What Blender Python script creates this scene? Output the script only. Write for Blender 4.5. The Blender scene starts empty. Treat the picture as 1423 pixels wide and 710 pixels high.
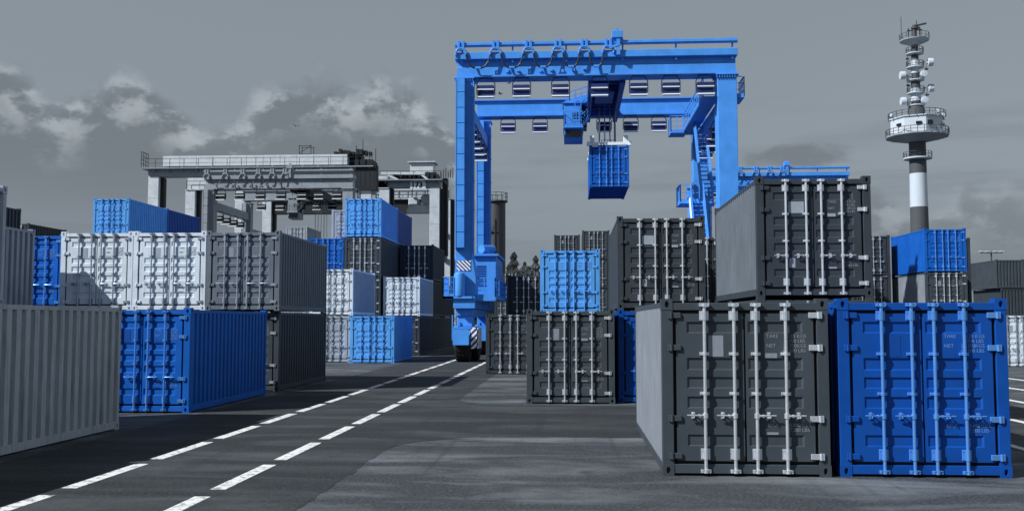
import bpy, bmesh, math, random
from mathutils import Vector, Matrix
random.seed(7)
R = math.radians
sc = bpy.context.scene
COL = sc.collection

# ---------------------------------------------------------------- mesh helper
class MB:
    def __init__(s): s.v = []; s.f = []
    def poly(s, pts):
        n = len(s.v); s.v += [tuple(p) for p in pts]; s.f.append(tuple(range(n, n + len(pts))))
    def box(s, x0, x1, y0, y1, z0, z1):
        if x0 > x1: x0, x1 = x1, x0
        if y0 > y1: y0, y1 = y1, y0
        n = len(s.v)
        s.v += [(x0,y0,z0),(x1,y0,z0),(x1,y1,z0),(x0,y1,z0),(x0,y0,z1),(x1,y0,z1),(x1,y1,z1),(x0,y1,z1)]
        for q in ((0,3,2,1),(4,5,6,7),(0,1,5,4),(1,2,6,5),(2,3,7,6),(3,0,4,7)):
            s.f.append(tuple(n + i for i in q))
        return s
    def cbox(s, x0, x1, y0, y1, z0, z1, b=.006):
        """box with chamfered edges"""
        if x0 > x1: x0, x1 = x1, x0
        if y0 > y1: y0, y1 = y1, y0
        bm = bmesh.new()
        bmesh.ops.create_cube(bm, size=1)
        for v in bm.verts:
            v.co = Vector((x0 if v.co.x < 0 else x1, y0 if v.co.y < 0 else y1, z0 if v.co.z < 0 else z1))
        bmesh.ops.bevel(bm, geom=bm.edges[:], offset=b, segments=1, affect='EDGES')
        s.add_bm(bm); return s
    def add_bm(s, bm, M=None):
        n = len(s.v); bm.verts.ensure_lookup_table()
        for v in bm.verts: s.v.append(tuple(M @ v.co) if M else tuple(v.co))
        for f in bm.faces: s.f.append(tuple(n + v.index for v in f.verts))
        bm.free()
    def bar(s, p, q, w, h=None):
        """square-section bar from p to q"""
        p = Vector(p); q = Vector(q); d = q - p
        if d.length < 1e-6: return s
        d.normalize(); h = h or w
        up = Vector((0,0,1)) if abs(d.z) < .95 else Vector((0,1,0))
        a = d.cross(up).normalized(); b = a.cross(d).normalized()
        n = len(s.v)
        for e in (p, q):
            for i, j in ((-1,-1),(1,-1),(1,1),(-1,1)):
                s.v.append(tuple(e + a*(i*w/2) + b*(j*h/2)))
        for k in range(4):
            s.f.append((n+k, n+(k+1)%4, n+4+(k+1)%4, n+4+k))
        s.f.append((n+3,n+2,n+1,n)); s.f.append((n+4,n+5,n+6,n+7)); return s
    def tube(s, pts, r, n=10, r1=None):
        pts = [Vector(p) for p in pts]; m = len(s.v); K = len(pts)
        for i, p in enumerate(pts):
            d = (pts[min(i+1,K-1)] - pts[max(i-1,0)]).normalized()
            up = Vector((0,0,1)) if abs(d.z) < .9 else Vector((0,1,0))
            a = d.cross(up).normalized(); b = a.cross(d).normalized()
            rr = r if r1 is None else r + (r1 - r)*i/(K-1)
            for k in range(n):
                t = 2*math.pi*k/n
                s.v.append(tuple(p + a*(rr*math.cos(t)) + b*(rr*math.sin(t))))
        for i in range(K-1):
            for k in range(n):
                s.f.append((m+i*n+k, m+i*n+(k+1)%n, m+(i+1)*n+(k+1)%n, m+(i+1)*n+k))
        s.f.append(tuple(m+k for k in reversed(range(n)))); s.f.append(tuple(m+(K-1)*n+k for k in range(n)))
        return s
    def lathe(s, prof, n=24, c=(0,0), ax='z'):
        m = len(s.v); K = len(prof)
        for r, h in prof:
            for k in range(n):
                t = 2*math.pi*k/n
                a, b = r*math.cos(t), r*math.sin(t)
                s.v.append((c[0]+a, c[1]+b, h) if ax == 'z' else ((h, c[0]+a, c[1]+b) if ax == 'x' else (c[0]+a, h, c[1]+b)))
        for i in range(K-1):
            for k in range(n):
                s.f.append((m+i*n+k, m+i*n+(k+1)%n, m+(i+1)*n+(k+1)%n, m+(i+1)*n+k))
        s.f.append(tuple(m+k for k in range(n))); s.f.append(tuple(m+(K-1)*n+k for k in range(n)))
        return s
    def prism(s, poly, ax, a, b):
        """polygon in the two other axes, extruded along ax from a to b"""
        def P(u, w, t): return {'x': (t,u,w), 'y': (u,t,w), 'z': (u,w,t)}[ax]
        n = len(s.v); K = len(poly)
        s.v += [P(u,w,a) for u,w in poly] + [P(u,w,b) for u,w in poly]
        for k in range(K): s.f.append((n+k, n+(k+1)%K, n+K+(k+1)%K, n+K+k))
        s.f.append(tuple(n+k for k in range(K))); s.f.append(tuple(n+K+k for k in range(K)))
        return s
    def rail(s, pts, h=1.05, step=1.1, w=.05, mids=(.5,), toe=True):
        """handrail along a polyline"""
        for a, b in zip(pts[:-1], pts[1:]):
            a = Vector(a); b = Vector(b); L = (b-a).length; n = max(1, round(L/step)); U = Vector((0,0,1))
            s.bar(a+U*h, b+U*h, w)
            for m in mids: s.bar(a+U*(h*m), b+U*(h*m), w*.7)
            if toe: s.bar(a+U*.07, b+U*.07, w*.5, .14)
            for k in range(n+1):
                p = a + (b-a)*(k/n); s.bar(p, p+U*(h-.004), w*.92)
        return s
    def ladder(s, p, q, w=.45, step=.3, side=(1,0,0), t=.05):
        p = Vector(p); q = Vector(q); sd = Vector(side)*(w/2)
        s.bar(p-sd, q-sd, t); s.bar(p+sd, q+sd, t)
        n = int((q-p).length/step)
        for k in range(1, n):
            c = p + (q-p)*(k/n); s.bar(c-sd, c+sd, t*.7)
        return s
    def mesh(s, name, mat=None, ang=30, recalc=True):
        me = bpy.data.meshes.new(name)
        me.from_pydata(s.v, [], s.f); 
        if recalc:
            bm = bmesh.new(); bm.from_mesh(me); bmesh.ops.recalc_face_normals(bm, faces=bm.faces[:]); bm.to_mesh(me); bm.free()
        for p in me.polygons: p.use_smooth = True
        me.set_sharp_from_angle(angle=R(ang))
        if mat: me.materials.append(mat)
        return me
    def build(s, name, mat, parent=None, loc=(0,0,0), rz=0):
        return link(name, s.mesh(name, mat), parent, loc, rz)

def link(name, data, parent=None, loc=(0,0,0), rz=0):
    o = bpy.data.objects.new(name, data); COL.objects.link(o)
    o.location = loc; o.rotation_euler = (0,0,rz)
    if parent: o.parent = parent
    return o
def tag(o, label=None, cat=None, group=None, kind=None):
    if label: o['label'] = label
    if cat: o['category'] = cat
    if group: o['group'] = group
    if kind: o['kind'] = kind
    return o
def thing(name, label, cat, loc=(0,0,0), rz=0, group=None):
    o = link(name, None, None, loc, rz); o.empty_display_size = .3
    return tag(o, label, cat, group)

# ---------------------------------------------------------------- materials
def nodes(name):
    m = bpy.data.materials.new(name); m.use_nodes = True
    nt = m.node_tree; return m, nt, nt.nodes['Principled BSDF']
def N(nt, t, **k):
    n = nt.nodes.new(t)
    for a, b in k.items():
        if a in n.inputs.keys() if isinstance(a, str) else False: n.inputs[a].default_value = b
        else: setattr(n, a, b)
    return n
def noise(nt, vec, scale, detail=4, rough=.55, dist=0):
    n = nt.nodes.new('ShaderNodeTexNoise'); n.inputs['Scale'].default_value = scale
    n.inputs['Detail'].default_value = detail; n.inputs['Roughness'].default_value = rough; n.inputs['Distortion'].default_value = dist
    if vec is not None: nt.links.new(vec, n.inputs['Vector'])
    return n.outputs['Fac']
def ramp(nt, fac, stops):
    r = nt.nodes.new('ShaderNodeValToRGB'); nt.links.new(fac, r.inputs['Fac'])
    e = r.color_ramp.elements
    while len(e) < len(stops): e.new(.5)
    for q, (p, c) in zip(e, stops):
        q.position = p; q.color = (c, c, c, 1) if not isinstance(c, tuple) else (*c, 1)
    return r.outputs['Color']
def mix(nt, fac, a, b, mode='MIX'):
    m = nt.nodes.new('ShaderNodeMix'); m.data_type = 'RGBA'; m.blend_type = mode
    for sock, val in ((m.inputs[0], fac), (m.inputs[6], a), (m.inputs[7], b)):
        if isinstance(val, (int, float)): sock.default_value = val
        elif isinstance(val, tuple): sock.default_value = (*val[:3], 1)
        else: nt.links.new(val, sock)
    return m.outputs[2]
def mth(nt, op, a, b=0., c=0., clamp=False):
    m = nt.nodes.new('ShaderNodeMath'); m.operation = op; m.use_clamp = clamp
    for s_, val in zip(m.inputs, (a, b, c)):
        if isinstance(val, (int, float)): s_.default_value = val
        else: nt.links.new(val, s_)
    return m.outputs[0]
def coords(nt, kind='Object', scale=(1,1,1), rnd=True):
    tc = nt.nodes.new('ShaderNodeTexCoord'); mp = nt.nodes.new('ShaderNodeMapping')
    mp.inputs['Scale'].default_value = scale
    nt.links.new(tc.outputs[kind], mp.inputs['Vector'])
    if rnd:
        oi = nt.nodes.new('ShaderNodeObjectInfo'); vm = nt.nodes.new('ShaderNodeVectorMath'); vm.operation = 'SCALE'
        vm.inputs[0].default_value = (37., 61., 23.); nt.links.new(oi.outputs['Random'], vm.inputs['Scale'])
        nt.links.new(vm.outputs[0], mp.inputs['Location'])
    return mp.outputs['Vector']
def bump(nt, b, h, strength, dist=.01):
    n = nt.nodes.new('ShaderNodeBump'); n.inputs['Strength'].default_value = strength; n.inputs['Distance'].default_value = dist
    nt.links.new(h, n.inputs['Height']); nt.links.new(n.outputs[0], b.inputs['Normal'])

def paint(name, c, rough=.5, dirt=.35, grain=.25, spec=.22, chips=0.):
    """sprayed steel paint: slight mottling, streaks of grime, orange-peel and scuffs"""
    m, nt, b = nodes(name)
    v = coords(nt); vs = coords(nt, scale=(6, 6, .45))
    big = noise(nt, v, 1.3, 5, .6); fine = noise(nt, v, 38, 3, .6); st = noise(nt, vs, 2.2, 5, .65)
    col = mix(nt, ramp(nt, big, [(.3, 0.), (.72, 1.)]), tuple(x*.86 for x in c), tuple(min(1, x*1.12) for x in c))
    dk = tuple(.35*x + .03*k for x, k in zip(c, (.9, 1., 1.1)))
    col = mix(nt, mth(nt, 'MULTIPLY', ramp(nt, st, [(.5, 0.), (.74, 1.)]), dirt), col, dk)
    col = mix(nt, mth(nt, 'MULTIPLY', ramp(nt, fine, [(.35, 0.), (.68, 1.)]), grain), col, tuple(x*.72 for x in c))
    if chips:
        sp = noise(nt, v, 9, 7, .75, .4)
        col = mix(nt, mth(nt, 'MULTIPLY', ramp(nt, sp, [(.66, 0.), (.69, 1.)]), chips), col, (.045, .047, .05))
    nt.links.new(col, b.inputs['Base Color'])
    nt.links.new(mth(nt, 'ADD', mth(nt, 'MULTIPLY', big, .25), rough - .1), b.inputs['Roughness'])
    b.inputs['Specular IOR Level'].default_value = spec
    bump(nt, b, mth(nt, 'ADD', mth(nt, 'MULTIPLY', big, 1.), mth(nt, 'MULTIPLY', fine, .12)), .25, .012)
    return m
def plain(name, c, rough=.6, metal=0., spec=.4, var=.2, scale=14, bmp=.12):
    m, nt, b = nodes(name)
    n = noise(nt, coords(nt), scale, 5, .6)
    nt.links.new(mix(nt, n, tuple(x*(1-var) for x in c), tuple(min(1, x*(1+var)) for x in c)), b.inputs['Base Color'])
    b.inputs['Metallic'].default_value = metal
    nt.links.new(mth(nt, 'ADD', mth(nt, 'MULTIPLY', n, .2), rough-.1), b.inputs['Roughness'])
    b.inputs['Specular IOR Level'].default_value = spec
    if bmp: bump(nt, b, n, bmp, .004)
    return m
def stripes(name, a, c, period=.34, lean=1.):
    m, nt, b = nodes(name)
    tc = nt.nodes.new('ShaderNodeTexCoord'); sx = nt.nodes.new('ShaderNodeSeparateXYZ'); nt.links.new(tc.outputs['Object'], sx.inputs[0])
    t = mth(nt, 'ADD', mth(nt, 'ADD', sx.outputs['X'], sx.outputs['Y']), mth(nt, 'MULTIPLY', sx.outputs['Z'], -lean))
    fr = mth(nt, 'FRACT', mth(nt, 'DIVIDE', t, period))
    nt.links.new(mix(nt, mth(nt, 'GREATER_THAN', fr, .5), a, c), b.inputs['Base Color']); b.inputs['Roughness'].default_value = .5
    return m

M = {}
M['dark']   = paint('dark grey paint', (0.038, 0.049, 0.062), .5, .35)
M['slate']  = paint('slate grey paint', (0.048, 0.062, 0.078), .5, .35)
M['steel']  = paint('steel grey paint', (0.127, 0.155, 0.19), .55, .4)
M['mid']    = paint('mid grey paint', (0.2192, 0.252, 0.2999), .55, .4, chips=.5)
M['pale']   = paint('pale grey paint', (0.3393, 0.39, 0.4641), .55, .45, chips=.4)
M['light']  = paint('light grey paint', (.33, .375, .425), .55, .9, grain=.35, chips=.5)
M['white']  = paint('white paint', (0.64, 0.73, 0.82), .5, .4, chips=.3)
M['blue']   = paint('blue paint', (0.0035, 0.066, 0.33), .42, .25, grain=.15)
M['royal']  = paint('royal blue paint', (.005, .105, .47), .42, .25, grain=.15)
M['bright'] = paint('sunlit blue paint', (0.09, 0.34, .80), .5, .3)  # blue with direct sunlight put into the paint colour
M['crane']  = paint('crane blue paint', (0.068, 0.30, .83), .45, .25, grain=.3)
M['crdark'] = paint('shaded blue steel', (0.012, 0.075, 0.3), .5, .25)
M['cwhite'] = paint('crane white paint', (.54, .6, .66), .5, .35)
M['cgrey']  = paint('crane grey paint', (.27, .31, .355), .5, .4)
M['cdark']  = paint('crane dark grey paint', (0.022, 0.026, 0.031), .55, .4)
M['galv']   = plain('galvanised steel', (.78, .84, .91), .3, .72, var=.1, scale=5, bmp=0)
M['brod']   = plain('blue steel rods', (.14, .4, .92), .28, .6, var=.1, scale=5, bmp=0)
M['drod']   = plain('dull steel rods', (0.3741, 0.43, 0.5117), .4, .6)
M['rubber'] = plain('black rubber', (0.008, 0.009, 0.011), .7, 0, .2)
M['tyre']   = plain('tyre rubber', (0.012, 0.013, 0.015), .8, 0, .25)
M['glass']  = plain('dark cab glass', (0.006, 0.009, 0.016), .12, 0, .6, var=.1)
M['lampw']  = plain('white lamp reflector', (0.696, 0.8, 0.86), .35, 0, .5, var=.05)
M['cable']  = plain('black cable', (0.012, 0.016, 0.03), .5)
M['rope']   = plain('steel rope', (0.16, 0.2, 0.28), .45, .6)
M['text_g'] = plain('grey stencil lettering', (.2, .235, .275), .7)
M['text_b'] = plain('blue stencil lettering', (.1, .24, .6), .7)
M['text_d'] = plain('dark stencil lettering', (0.1479, 0.17, 0.2023), .7)
M['plate_l'] = plain('light marking plate', (0.2828, 0.325, 0.3867), .5)
M['hazard'] = stripes('hazard stripes', (.8, .82, .85), (.01, .04, .2), .34)
M['hazfine'] = stripes('fine hazard stripes', (.8, .82, .85), (.01, .04, .2), .22, -1.)
M['concrete_l'] = plain('white tower concrete', (0.46, 0.53, 0.61), .75, var=.12, scale=.6)
M['concrete_d'] = plain('dark tower concrete', (0.0574, 0.066, 0.0785), .75, var=.2, scale=.6)
M['steel_d'] = plain('dark tower steel', (0.0383, 0.044, 0.0524), .6)
M['bark']   = plain('bark', (0.0348, 0.04, 0.0476), .9)
M['bird']   = plain('grey feathers', (0.0566, 0.065, 0.0774), .8)
# ---------------------------------------------------------------- shipping container
CW, CL, CH = 1.219, 6.058, 2.591
def ribbed(n0, n1, base, depth, step=.285):
    """trapezoid wave: list of (along, outward)"""
    k = max(1, round((n1-n0)/step)); s_ = (n1-n0)/k; out = []
    for i in range(k):
        a = n0 + i*s_
        out += [(a, base), (a+s_*.5, base), (a+s_*.58, base-depth), (a+s_*.92, base-depth)]
    out.append((n1, base)); return out
def g_frame(far=False):
    m = MB()
    for s in (-1, 1):
        m.cbox(s*(CW-.172), s*(CW-.006), .006, .14, .15, 2.44)
        m.cbox(s*(CW-.1), s*(CW-.006), CL-.12, CL-.006, .15, 2.44)
        m.cbox(s*(CW-.075), s*(CW-.009), .16, CL-.16, 2.455, 2.54)
        m.cbox(s*(CW-.075), s*(CW-.009), .16, CL-.16, .025, .175)
    for y0, y1 in ((.008, .13), (CL-.12, CL-.008)):
        m.cbox(-CW+.15, CW-.15, y0, y1, 2.42, 2.53)
        m.cbox(-CW+.15, CW-.15, y0, y1, .035, .17)
    if far:
        for sx in (-1, 1):
            for y0, y1 in ((0, .17), (CL-.17, CL)):
                for z0, z1 in ((0, .16), (CH-.16, CH)): m.box(sx*(CW-.165), sx*CW, y0, y1, z0, z1)
    return m
def g_casting(sx, sy, top):
    """corner casting with an oval hole in its two outer faces; outer corner at (0,0)"""
    w, d, h = .17, .178, .165
    m = MB(); n = 20
    def face(P, hw, hh, ew, eh, dep):
        # P(u, v, depth): ring of quads from the rectangle to the oval, tube inwards and a back cap
        angs = sorted([2*math.pi*k/n + .01 for k in range(n)] + [math.atan2(a*hh, b*hw) % (2*math.pi) for a in (1,-1) for b in (1,-1)])
        o, i, q = [], [], []
        for t in angs:
            c, s_ = math.cos(t), math.sin(t); k = min(hw/abs(c) if abs(c) > 1e-9 else 9e9, hh/abs(s_) if abs(s_) > 1e-9 else 9e9)
            o.append(P(c*k, s_*k, 0)); i.append(P(c*ew, s_*eh, 0)); q.append(P(c*ew, s_*eh, dep))
        K = len(angs)
        for k in range(K):
            j = (k+1) % K
            m.poly([o[k], o[j], i[j], i[k]]); m.poly([i[k], i[j], q[j], q[k]])
        m.poly(q)
    X = lambda t: -sx*t; Y = lambda t: -sy*t
    face(lambda u, v, e: (X(w/2+u), Y(e), h/2+v), w/2, h/2, .03, .048, .07)
    face(lambda u, v, e: (X(e), Y(d/2+u), h/2+v), d/2, h/2, .03, .045, .07)
    m.poly([(X(w),Y(0),0),(X(w),Y(d),0),(X(w),Y(d),h),(X(w),Y(0),h)])
    m.poly([(X(0),Y(d),0),(X(w),Y(d),0),(X(w),Y(d),h),(X(0),Y(d),h)])
    m.poly([(X(0),Y(0),0),(X(w),Y(0),0),(X(w),Y(d),0),(X(0),Y(d),0)])
    m.poly([(X(0),Y(0),h),(X(w),Y(0),h),(X(w),Y(d),h),(X(0),Y(d),h)])
    me = m.mesh('corner_casting')
    bm = bmesh.new(); bm.from_mesh(me); bmesh.ops.remove_doubles(bm, verts=bm.verts[:], dist=1e-4)
    bmesh.ops.recalc_face_normals(bm, faces=bm.faces[:])
    for f in bm.faces: f.smooth = False
    bm.to_mesh(me); bm.free()
    return me
def g_side(s):
    m = MB(); pr = ribbed(.15, CL-.125, CW-.012, .072)
    poly = [(s*o, a) for a, o in pr] + [(s*(CW-.105), CL-.125), (s*(CW-.105), .15)]
    return m.prism(poly, 'z', .17, 2.462)
def g_end():
    m = MB(); pr = ribbed(-CW+.095, CW-.095, CL-.018, .045)
    poly = [(a, o) for a, o in pr] + [(CW-.095, CL-.075), (-CW+.095, CL-.075)]
    return m.prism(poly, 'z', .16, 2.43)
def g_roof():
    m = MB(); pr = ribbed(.13, CL-.13, 2.525, .02, .21)
    poly = [(a, o) for a, o in pr] + [(CL-.13, 2.47), (.13, 2.47)]
    return m.prism(poly, 'x', -CW+.07, CW-.07)
def g_floor():
    m = MB(); m.box(-CW+.07, CW-.07, .1, CL-.1, .1, .15)
    for k in range(14):
        y = .35 + k*.41; m.box(-CW+.075, CW-.075, y, y+.05, .03, .1)
    return m
def g_gasket():
    return MB().box(-CW+.16, CW-.16, .055, .09, .165, 2.425)
RZ = [(2.25, 2.08), (1.72, 1.54), (1.44, 1.27), (1.155, .98), (.6, .43)]
def g_door(s):
    m = MB(); x0, x1, r0, r1 = .014, 1.0, .05, .845; yf, yr = .02, .041; c = .028
    def P(x, y, z): return (s*x, y, z)
    def Q(*p): m.poly([P(*q) for q in p])
    z = 2.372
    for zt, zb in RZ:
        Q((x0,yf,z),(x1,yf,z),(x1,yf,zt),(x0,yf,zt))
        Q((x0,yf,zt),(r0,yf,zt),(r0,yf,zb),(x0,yf,zb)); Q((r1,yf,zt),(x1,yf,zt),(x1,yf,zb),(r1,yf,zb))
        a, b, d, e = r0+c, r1-c, zt-c*.7, zb+c*.7
        Q((r0,yf,zt),(r1,yf,zt),(b,yr,d),(a,yr,d)); Q((r0,yf,zb),(r1,yf,zb),(b,yr,e),(a,yr,e))
        Q((r0,yf,zt),(a,yr,d),(a,yr,e),(r0,yf,zb)); Q((r1,yf,zt),(b,yr,d),(b,yr,e),(r1,yf,zb))
        Q((a,yr,d),(b,yr,d),(b,yr,e),(a,yr,e)); z = zb
    zb = .218
    Q((x0,yf,z),(x1,yf,z),(x1,yf,zb),(x0,yf,zb))
    yb = .052
    for x in (x0, x1): Q((x,yf,2.372),(x,yb,2.372),(x,yb,zb),(x,yf,zb))
    for q in (2.372, zb): Q((x0,yf,q),(x1,yf,q),(x1,yb,q),(x0,yb,q))
    me = bpy.data.meshes.new('door'); me.from_pydata(m.v, [], m.f)
    for p in me.polygons:
        if p.normal.y > .01: p.flip()
    me.update(); return me
def g_rod(far=False):
    """locking bar at x=0: bar, cams, bearing brackets, guides"""
    m = MB()
    if far:
        m.tube([(0,-.026,.07),(0,-.026,2.52)], .025, 6)
        for z0, z1 in ((2.27, 2.41), (.24, .4)): m.box(-.06, .06, -.05, .018, z0, z1)
        for z in (1.78, 1.2): m.box(-.07, .07, -.045, .018, z-.022, z+.022)
        return m
    m.tube([(0,-.028,.06),(0,-.028,2.525)], .0245, 14)
    for z0, z1 in ((2.27, 2.41), (.24, .4)):
        m.cbox(-.068, .068, .008, .0185, z0, z1, .004); m.tube([(0,-.026,z0+.005),(0,-.026,z1-.005)], .037, 12)
        for bx in (-.054, .054):
            for bz in (z0+.025, z1-.025): m.tube([(bx,.0,bz),(bx,.012,bz)], .009, 6)
    for z in (1.78, 1.2):
        m.cbox(-.072, .066, -.012, .0185, z-.023, z+.023, .004); m.tube([(0,-.028,z-.021),(0,-.028,z+.021)], .033, 12)
        for bx in (-.056, -.04): m.tube([(bx,-.018,z),(bx,-.01,z)], .008, 6)
    for z, q in ((2.5, 1), (.075, -1)):
        m.tube([(0,-.036,z-.025),(0,-.036,z+.025)], .036, 10)
        m.bar((-.06,-.03,z+.012*q), (.06,-.03,z-.012*q), .026, .024)
        for bx in (-.058, .058):
            m.cbox(bx-.016, bx+.016, -.05, .006, z-.026, z+.026, .005)
        m.bar((-.045,-.055,z-.02*q), (.045,-.055,z-.026*q), .016)
    return m
def g_handle(s):
    m = MB(); z = .88
    m.tube([(0,-.028,z-.035),(0,-.028,z+.035)], .041, 14)
    m.tube([(s*.02,-.045,z),(s*.1,-.06,z+.003),(s*.27,-.058,z+.006)], .017, 8, .011)
    m.cbox(s*.07, s*.1, -.066, -.028, z-.022, z+.022, .004)
    m.cbox(s*.15, s*.2, .0, .0185, z-.05, z+.05, .004)
    m.tube([(s*.175,.004,z+.03),(s*.175,-.07,z+.035),(s*.175,-.075,z-.02),(s*.175,.004,z-.035)], .009, 6)
    m.bar((s*.15,-.05,z+.035),(s*.205,-.05,z-.03), .014)
    return m
def g_hinge(s):
    m = MB()
    m.cbox(s*.93, s*1.062, -.012, .0185, -.042, .042, .006)
    m.cbox(s*1.085, s*1.125, -.022, .004, -.05, .05, .006)
    m.tube([(s*1.074,-.012,-.048),(s*1.074,-.012,.048)], .021, 10)
    return m
def text_mesh(lines, size=.074, ext=.0015, bold=0.):
    cu = []
    for s_, x, z in lines:
        c = bpy.data.curves.new('lettering', 'FONT'); c.body = s_; c.size = size; c.extrude = ext; c.resolution_u = 3; c.offset = bold
        o = bpy.data.objects.new('lettering', c); COL.objects.link(o); cu.append((o, x, z))
    bpy.context.view_layer.update(); dg = bpy.context.evaluated_depsgraph_get()
    m = MB()
    for o, x, z in cu:
        me = bpy.data.meshes.new_from_object(o.evaluated_get(dg))
        n = len(m.v)
        for v in me.vertices: m.v.append((x+v.co.x, -v.co.z, z+v.co.y))
        for p in me.polygons: m.f.append(tuple(n+i for i in p.vertices))
        bpy.data.meshes.remove(me); c = o.data; bpy.data.objects.remove(o); bpy.data.curves.remove(c)
    return m.mesh('lettering')
LET1 = [('TARE', .315, 2.015), ('2.130', .575, 2.015), ('KGS', .76, 2.015), ('4.700', .585, 1.945), ('LBS', .77, 1.945), ('NET', .315, 1.875), ('28.350KGS', .555, 1.875), ('62.500', .555, 1.805), ('LBS', .775, 1.805),
        ('MAX.', .315, .72), ('30.480', .59, .72), ('KGS', .805, .72), ('67.200', .59, .65), ('LBS', .81, .65)]
GEO = {}
def geo(k, fn, *a):
    if k not in GEO:
        r = fn(*a); GEO[k] = r.mesh(k) if isinstance(r, MB) else r
    return GEO[k]
RODX = (.16, .59); HZ = (2.345, 1.87, .835, .29)
VAR = {  # variant: paint, rods, lettering, plate
 'dark': ('dark', 'galv', 'text_g', 'slate'), 'slate': ('slate', 'galv', 'text_g', 'mid'), 'darkplate': ('dark', 'galv', 'text_g', 'plate_l'),
 'steel': ('steel', 'drod', 'text_g', 'mid'), 'mid': ('mid', 'drod', 'text_d', 'pale'), 'light': ('light', 'drod', 'text_d', 'pale'), 'pale': ('pale', 'drod', 'text_d', 'mid'), 'white': ('white', 'drod', 'text_d', 'pale'),
 'blue': ('blue', 'brod', 'text_b', 'blue'), 'royal': ('royal', 'brod', 'text_b', 'blue'), 'bright': ('bright', 'bright', 'text_b', 'bright')}
SPEC = {}
SIDE = {'palesided': M['mid'], 'palesideplate': M['steel'], 'shadesided': M['pale']}  # last entry: shade on the white boxes' sides put into the panel colour
VAR['palesided'] = VAR['slate']; VAR['palesideplate'] = VAR['darkplate']; VAR['shadesided'] = VAR['white']
def spec(var, far):
    """parts of a container as (name, mesh, parent index, location); meshes are shared by all copies"""
    if (var, far) in SPEC: return SPEC[var, far]
    pm, rm, tm, lm = (M[k] for k in VAR[var]); L = []
    cache = {}
    def md(k, mat, fn, *a):
        g = geo(k, fn, *a); key = (k, mat.name)
        if key not in cache:
            c = g.copy(); c.materials.clear(); c.materials.append(mat); cache[key] = c
        return cache[key]
    def add(name, me, par=-1, loc=(0,0,0)): L.append((name, me, par, loc)); return len(L)-1
    add('frame', md('frame_far' if far else 'frame', pm, g_frame, far))
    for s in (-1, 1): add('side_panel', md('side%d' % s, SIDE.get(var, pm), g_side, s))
    add('end_panel', md('end', pm, g_end)); add('roof', md('roof', pm, g_roof)); add('floor', md('floor', pm, g_floor))
    add('door_seal', md('seal', M['rubber'], g_gasket))
    if not far:
        for sx in (-1, 1):
            for sy, y in ((-1, 0), (1, CL)):
                for top in (0, 1):
                    add('corner_casting', md('cast%d%d' % (sx, sy), pm, g_casting, sx, sy, top), -1, (sx*CW, y, (CH-.165)*top))
    for s in (-1, 1):
        d = add('door', md('door%d' % s, pm, g_door, s))
        for x in RODX:
            add('lock_rod', md('rod_far' if far else 'rod', rm, g_rod, far), d, (s*x, 0, 0))
            add('door_handle', md('handle%d' % s, rm, g_handle, s), d, (s*x, 0, 0))
        if not far:
            hm = rm if (s > 0 and var not in ('bright',)) else pm
            for z in HZ: add('hinge', md('hinge%d' % s, hm, g_hinge, s), d, (0, 0, z))
        if s < 0:
            wide = VAR[var][3] == 'plate_l'
            add('marking_plate', md('plateW' if wide else 'plateA', M[VAR[var][3]], lambda: MB().box(-.53, -.2 if wide else -.31, .0155, .0195, 1.8 if wide else 1.74, 2.05)), d)
            if var in ('darkplate', 'palesideplate'): add('marking_plate', md('plateC', lm, lambda: MB().box(-.53, -.4, .0155, .0195, .63, .83)), d)
        else:
            add('marking_plate', md('plateB', lm, lambda: MB().box(.3, .47, .0155, .0195, 1.72, 1.79)), d)
            add('marking_plate', md('plateD', lm, lambda: MB().box(.31, .47, .0155, .0195, .605, .64)), d)
            if not far: 
                for q, ln in enumerate(LET1): add('weight_lettering', md('let%d' % q, tm, text_mesh, [ln]), d, (0, .0175, 0))
    SPEC[var, far] = L; return L
GROUP = 'stacked shipping containers'
def container(x, y, z, var, label, far=None, h=None, flip=False):
    far = (y > 57) if far is None else far
    r = thing('shipping_container', label, 'container', (x, y, z), 0, GROUP)
    if flip: r.location = (x, y+CL, z); r.rotation_euler = (0, 0, math.pi)
    if h: r.scale = (1, 1, h/CH)
    objs = []
    for name, me, par, loc in spec(var, far):
        o = bpy.data.objects.new(name, me); COL.objects.link(o); o.location = loc
        o.parent = r if par < 0 else objs[par]; objs.append(o)
    return r
# ---------------------------------------------------------------- gantry crane on rubber tyres
def arc(c, r, a0, a1, n, y):
    return [(c[0]+r*math.cos(a0+(a1-a0)*k/n), y, c[1]+r*math.sin(a0+(a1-a0)*k/n)) for k in range(n+1)]
def lamp_geo():
    h = MB()                                                   # drum housing, extruded along x
    prof = [(-.2,-.45),(.18,-.45),(.28,-.6),(.26,-.9),(.12,-1.07),(-.1,-1.1),(-.14,-1.0),(-.08,-.8),(-.22,-.7)]
    h.prism(prof, 'x', -.46, .46)
    st = MB().box(-.465, .465, -.25, -.222, -.72, -.66)
    lip = MB().prism([(-.34,-1.1),(-.1,-1.104),(.1,-1.1),(.1,-1.13),(-.1,-1.15),(-.36,-1.16)], 'x', -.475, .475)
    b = MB()
    for s in (-1, 1):
        b.bar((s*.33,0,-.004),(s*.51,0,-.33),.05); b.bar((s*.51,0,-.33),(s*.51,0,-.95),.05)
    b.bar((-.36,0,-.02),(.36,0,-.02),.045)
    return h.mesh('lamp'), st.mesh('lamp_glass'), lip.mesh('lamp_reflector'), b.mesh('lamp_bracket')
LAMP = None
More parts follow.
